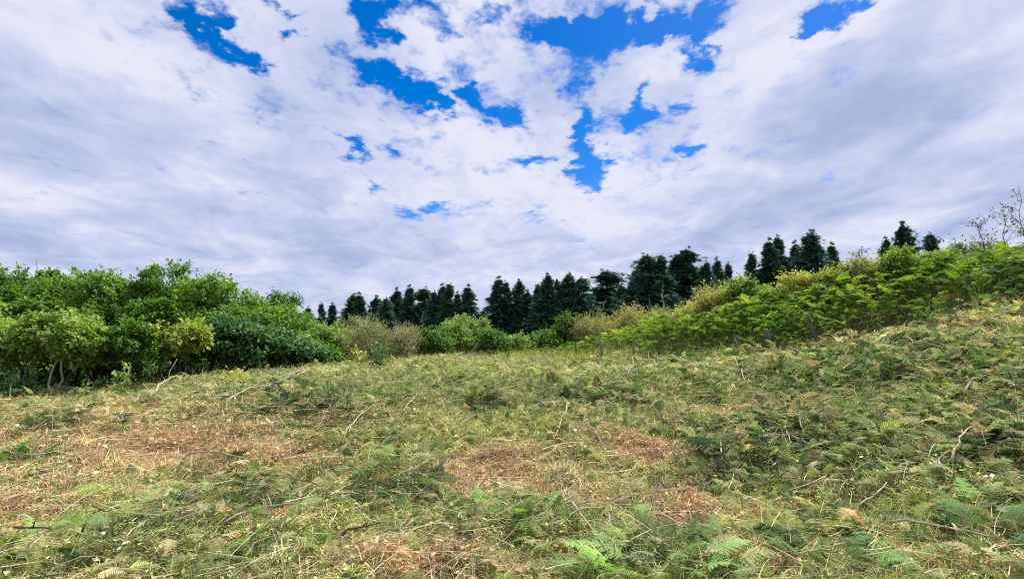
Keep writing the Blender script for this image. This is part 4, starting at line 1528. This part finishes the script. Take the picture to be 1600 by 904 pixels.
# ---------------------------------------------------------------- fern clumps that stand up out of the litter
FC = [  # px, py base, spread m, fronds, palette tone, label
    (410, 806, .42, 11, (.24, .36, .14), 'bushy pale green fern clump over a dark hollow'),
    (285, 850, .38, 9, (.10, .20, .09), 'dark green low fern clump below the bushy pale one'),
    (92, 868, .42, 10, (.20, .32, .07), 'bright green leafy fern clump in the lower corner away from the bank'),
    (428, 880, .24, 7, (.16, .29, .08), 'small fern clump beside a white scrap'),
    (40, 728, .38, 7, (.14, .28, .06), 'green fern clump at the picture edge on orange straw'),
    (180, 782, .34, 8, (.30, .38, .10), 'yellow green low ferns amid brown straw'),
    (640, 735, .50, 10, (.28, .38, .12), 'light green fern clump between brown patches'),
    (630, 785, .45, 8, (.09, .18, .08), 'dark low fern clump just below the light green one'),
    (800, 812, .48, 12, (.20, .34, .10), 'mid green fern clump in the lower middle'),
    (1000, 890, .50, 13, (.26, .38, .13), 'big light fern at the lower edge'),
    (1085, 900, .36, 8, (.30, .40, .18), 'feathery pale fern at the lower edge next to the big light one'),
    (1175, 722, .55, 12, (.11, .19, .08), 'dark fern heap at the near side of the brush heap'),
    (1275, 735, .50, 11, (.15, .24, .10), 'grey green ferns at the far side of the brush heap'),
    (1350, 745, .45, 9, (.20, .32, .16), 'fern with pale outspread fronds below the dark patch'),
    (1430, 700, .60, 12, (.12, .24, .08), 'broad dark fern clump in the middle of the steep side'),
    (1500, 735, .55, 11, (.13, .24, .09), 'dark arching ferns around the slanting pale stick'),
    (1580, 770, .50, 10, (.17, .30, .12), 'arching ferns at the picture edge on the steep side'),
    (1565, 612, .45, 9, (.30, .40, .10), 'yellow green fern high on the steep side'),
    (1240, 850, .40, 9, (.32, .40, .12), 'lime fern clump beside the lower brown patch'),
    (1300, 880, .36, 9, (.16, .28, .10), 'dull green ferns near the lowest long stalk'),
    (1540, 840, .46, 10, (.15, .27, .08), 'leafy green clump beside the white leaf'),
    (755, 648, .40, 8, (.06, .13, .06), 'small dark fern tuft in the middle of the slope'),
    (930, 632, .9, 14, (.12, .22, .08), 'wide dark green fern heap near the far end'),
    (470, 640, .9, 14, (.12, .20, .07), 'dark ferns piled under the fan of long stalks'),
    (565, 690, .40, 8, (.32, .40, .12), 'yellow green ferns below the dark brush mound'),
    (70, 675, .45, 8, (.06, .12, .05), 'dark weed tuft on the orange straw'),
]
for i, (px, py, sp, nf, tone, lab) in enumerate(FC):
    r = np.random.default_rng(900 + i)
    x, y, z = hit(px, py)
    sp = sp * (.72 if math.hypot(x, y) < 9 else .62)
    t = thing('fern', lab, 'fern', (x, y, z), 'fern clumps on the cleared slope')
    dist = math.hypot(x, y)
    lod = 2 if dist < 9 else 1
    nf = int(nf * 2.2)
    for j in range(nf):
        g = Geo()
        a = j * 2.4 + r.uniform(-.4, .4)
        rr = sp * 1.0 * math.sqrt(r.random())
        fx, fy = math.cos(a) * rr, math.sin(a) * rr
        fz = h1(x + fx, y + fy) - z + .03 + .10 * r.random()
        pt = r.uniform(.0, .65)
        D = np.array([[math.cos(a) * math.cos(pt), math.sin(a) * math.cos(pt), math.sin(pt)]])
        R = frames(D, r.normal(size=(1, 3)) * .25 + (0, 0, 1))
        col = np.array([tone]) * r.uniform(.75, 1.25) * (1 + r.normal(0, .08, (1, 3)))
        stamp(g, FT[lod][r.integers(0, 8)], np.array([(fx, fy, fz)]), R, np.array([sp * r.uniform(.6, 1.1)]), col)
        g.build('frond', M_FERN, t)

# ---------------------------------------------------------------- odd plants and small things
def leafy_plant(px, py, Hm, Wm, label, pal, n, size, seed, name='leafy_plant', bark=None, back=0, Y=None):
    r = np.random.default_rng(seed)
    x, y, z = hit(px, py)
    if Y:
        y = Y; x = at(px, py, Y)[0]; z = h1(x, y)
    t = thing(name, label, 'plant', (x, y, z))
    g, gl = Geo(), Geo()
    P = []
    for i in range(7):
        a = r.uniform(0, 6.28)
        e = np.array((math.cos(a) * Wm * r.uniform(.2, 1), math.sin(a) * Wm * r.uniform(.2, 1), Hm * r.uniform(.55, 1)))
        b = bend_path((0, 0, -.05), e, 6, .06, r)
        tube(g, b, np.linspace(.012, .004, 6), (1, 1, 1), 4)
        P.append(b[1:])
    g.build('stem', bark or M_STICK, t)
    P = np.concatenate(P)
    p = P[r.integers(0, len(P), n)] + r.normal(0, .07, (n, 3)) * Wm * 2
    p[:, 2] = np.maximum(p[:, 2], .03)
    pal = np.array(pal)
    stamp(gl, LEAF, p, frames(r.normal(size=p.shape), r.normal(size=p.shape) * .6 + (0, 0, 1)), r.uniform(.6, 1.2, n) * size, pal[r.integers(0, len(pal), n)] * r.uniform(.8, 1.2, (n, 1)))
    gl.build('foliage', M_SHRUB, t)


leafy_plant(30, 626, .75, .55, 'low dark round shrub at the foot of the light green trees', G_DARK, 700, .09, 601, 'shrub')
leafy_plant(186, 628, .85, .28, 'upright pale green plant with tiered leaves before the dark wood', G_LITE, 160, .13, 602)
leafy_plant(121, 636, .55, .2, 'thin yellow green weed below the forked trunk', G_LITE, 70, .10, 603)
leafy_plant(365, 602, .5, .4, 'low yellow green weeds at the foot of the big leaved bush', G_YEL, 160, .12, 604)
leafy_plant(560, 578, .9, .25, 'yellowish upright weed before the brown twiggy bush', G_YEL, 130, .11, 605)
leafy_plant(590, 575, .8, .5, 'dark green low plant at the foot of the brown twiggy bush', G_DARK, 300, .11, 606)
leafy_plant(525, 648, .8, .55, 'dark dry twiggy plant standing in the brush mound', [(.12, .10, .06), (.2, .16, .08)], 60, .05, 607, 'twiggy_plant', M_DSTICK)
leafy_plant(500, 655, .7, .55, 'brown bristly brush next to the dry twiggy plant', [(.16, .14, .07), (.22, .22, .1)], 120, .05, 608, 'twiggy_plant', M_DSTICK)


def build_small():
    # chopped stump
    x, y, z = hit(1186, 632)
    t = thing('tree_stump', 'small dark chopped stump on the slope', 'stump', (x, y, z))
    g = Geo()
    r = np.random.default_rng(3)
    tube(g, [(0, 0, -.08), (.01, 0, .06), (.03, .01, .17)], [.13, .10, .085], (1, 1, 1), 11)
    tube(g, [(0, 0, -.02), (-.15, -.05, .0), (-.25, -.08, -.05)], [.05, .035, .02], (1, 1, 1), 7)
    tube(g, [(0, 0, -.02), (.16, -.04, .01), (.24, -.1, -.05)], [.045, .03, .02], (1, 1, 1), 7)
    g.build('trunk', M_DBARK, t)
    g = Geo()
    tube(g, [(.0305, .01, .171), (.031, .01, .177)], [.078, .075], (1, 1, 1), 11)
    g.build('cut_face', M_DSTICK, t)
    mw = mat_wood('white_petal', (.62, .62, .60), (.85, .85, .84), 40)
    # seed head
    x, y, z = hit(976, 806)
    t = thing('seed_head', 'white fluffy seed head on a stalk above the big fern', 'flower', (x, y, z))
    g = Geo()
    tube(g, [(0, 0, 0), (.01, 0, .07), (.0, .0, .13)], [.003, .003, .002], (1, 1, 1), 5)
    g.build('stem', M_STICK, t)
    g = Geo()
    n = 130
    d = norm(r.normal(size=(n, 3)))
    blades(g, np.tile((0, 0, .14), (n, 1)) + d * .006, np.arctan2(d[:, 1], d[:, 0]), np.arcsin(d[:, 2]), np.full(n, .026), np.full(n, .005), np.ones((n, 3)) * .8, r)
    g.build('fluff', mw, t)
    # pale scraps
    for (px, py, s, lab) in [(430, 877, .045, 'crumpled white paper scrap by the small fern clump'), (1571, 824, .06, 'white curled leaf on the lower steep side'), (744, 811, .028, 'tiny white petal beside the mid green fern clump')]:
        x, y, z = hit(px, py)
        g = Geo()
        nx, ny = 6, 5
        u, v = np.meshgrid(np.linspace(-1, 1, nx), np.linspace(-.6, .6, ny), indexing='ij')
        env = np.sqrt(np.clip(1 - u ** 2 * .85, 0, 1))
        V = np.stack([u * s, v * s * env, (np.sin(u * 2.5 + v) * .28 + r.normal(0, .07, u.shape)) * s], -1).reshape(-1, 3)
        T = []
        for i in range(nx - 1):
            for j in range(ny - 1):
                a = i * ny + j
                T += [(a, a + ny, a + ny + 1), (a, a + ny + 1, a + 1)]
        R_ = frames(np.array([[1, .3, .5]]), np.array([[-.2, -.7, .7]]))[0]
        V = V @ R_.T
        g.add(V, T, (.8, .8, .8))
        ob = g.build('pale_scrap', mw)
        ob.location = (x, y, z + .12)
        tag(ob, lab, 'scrap')


build_small()
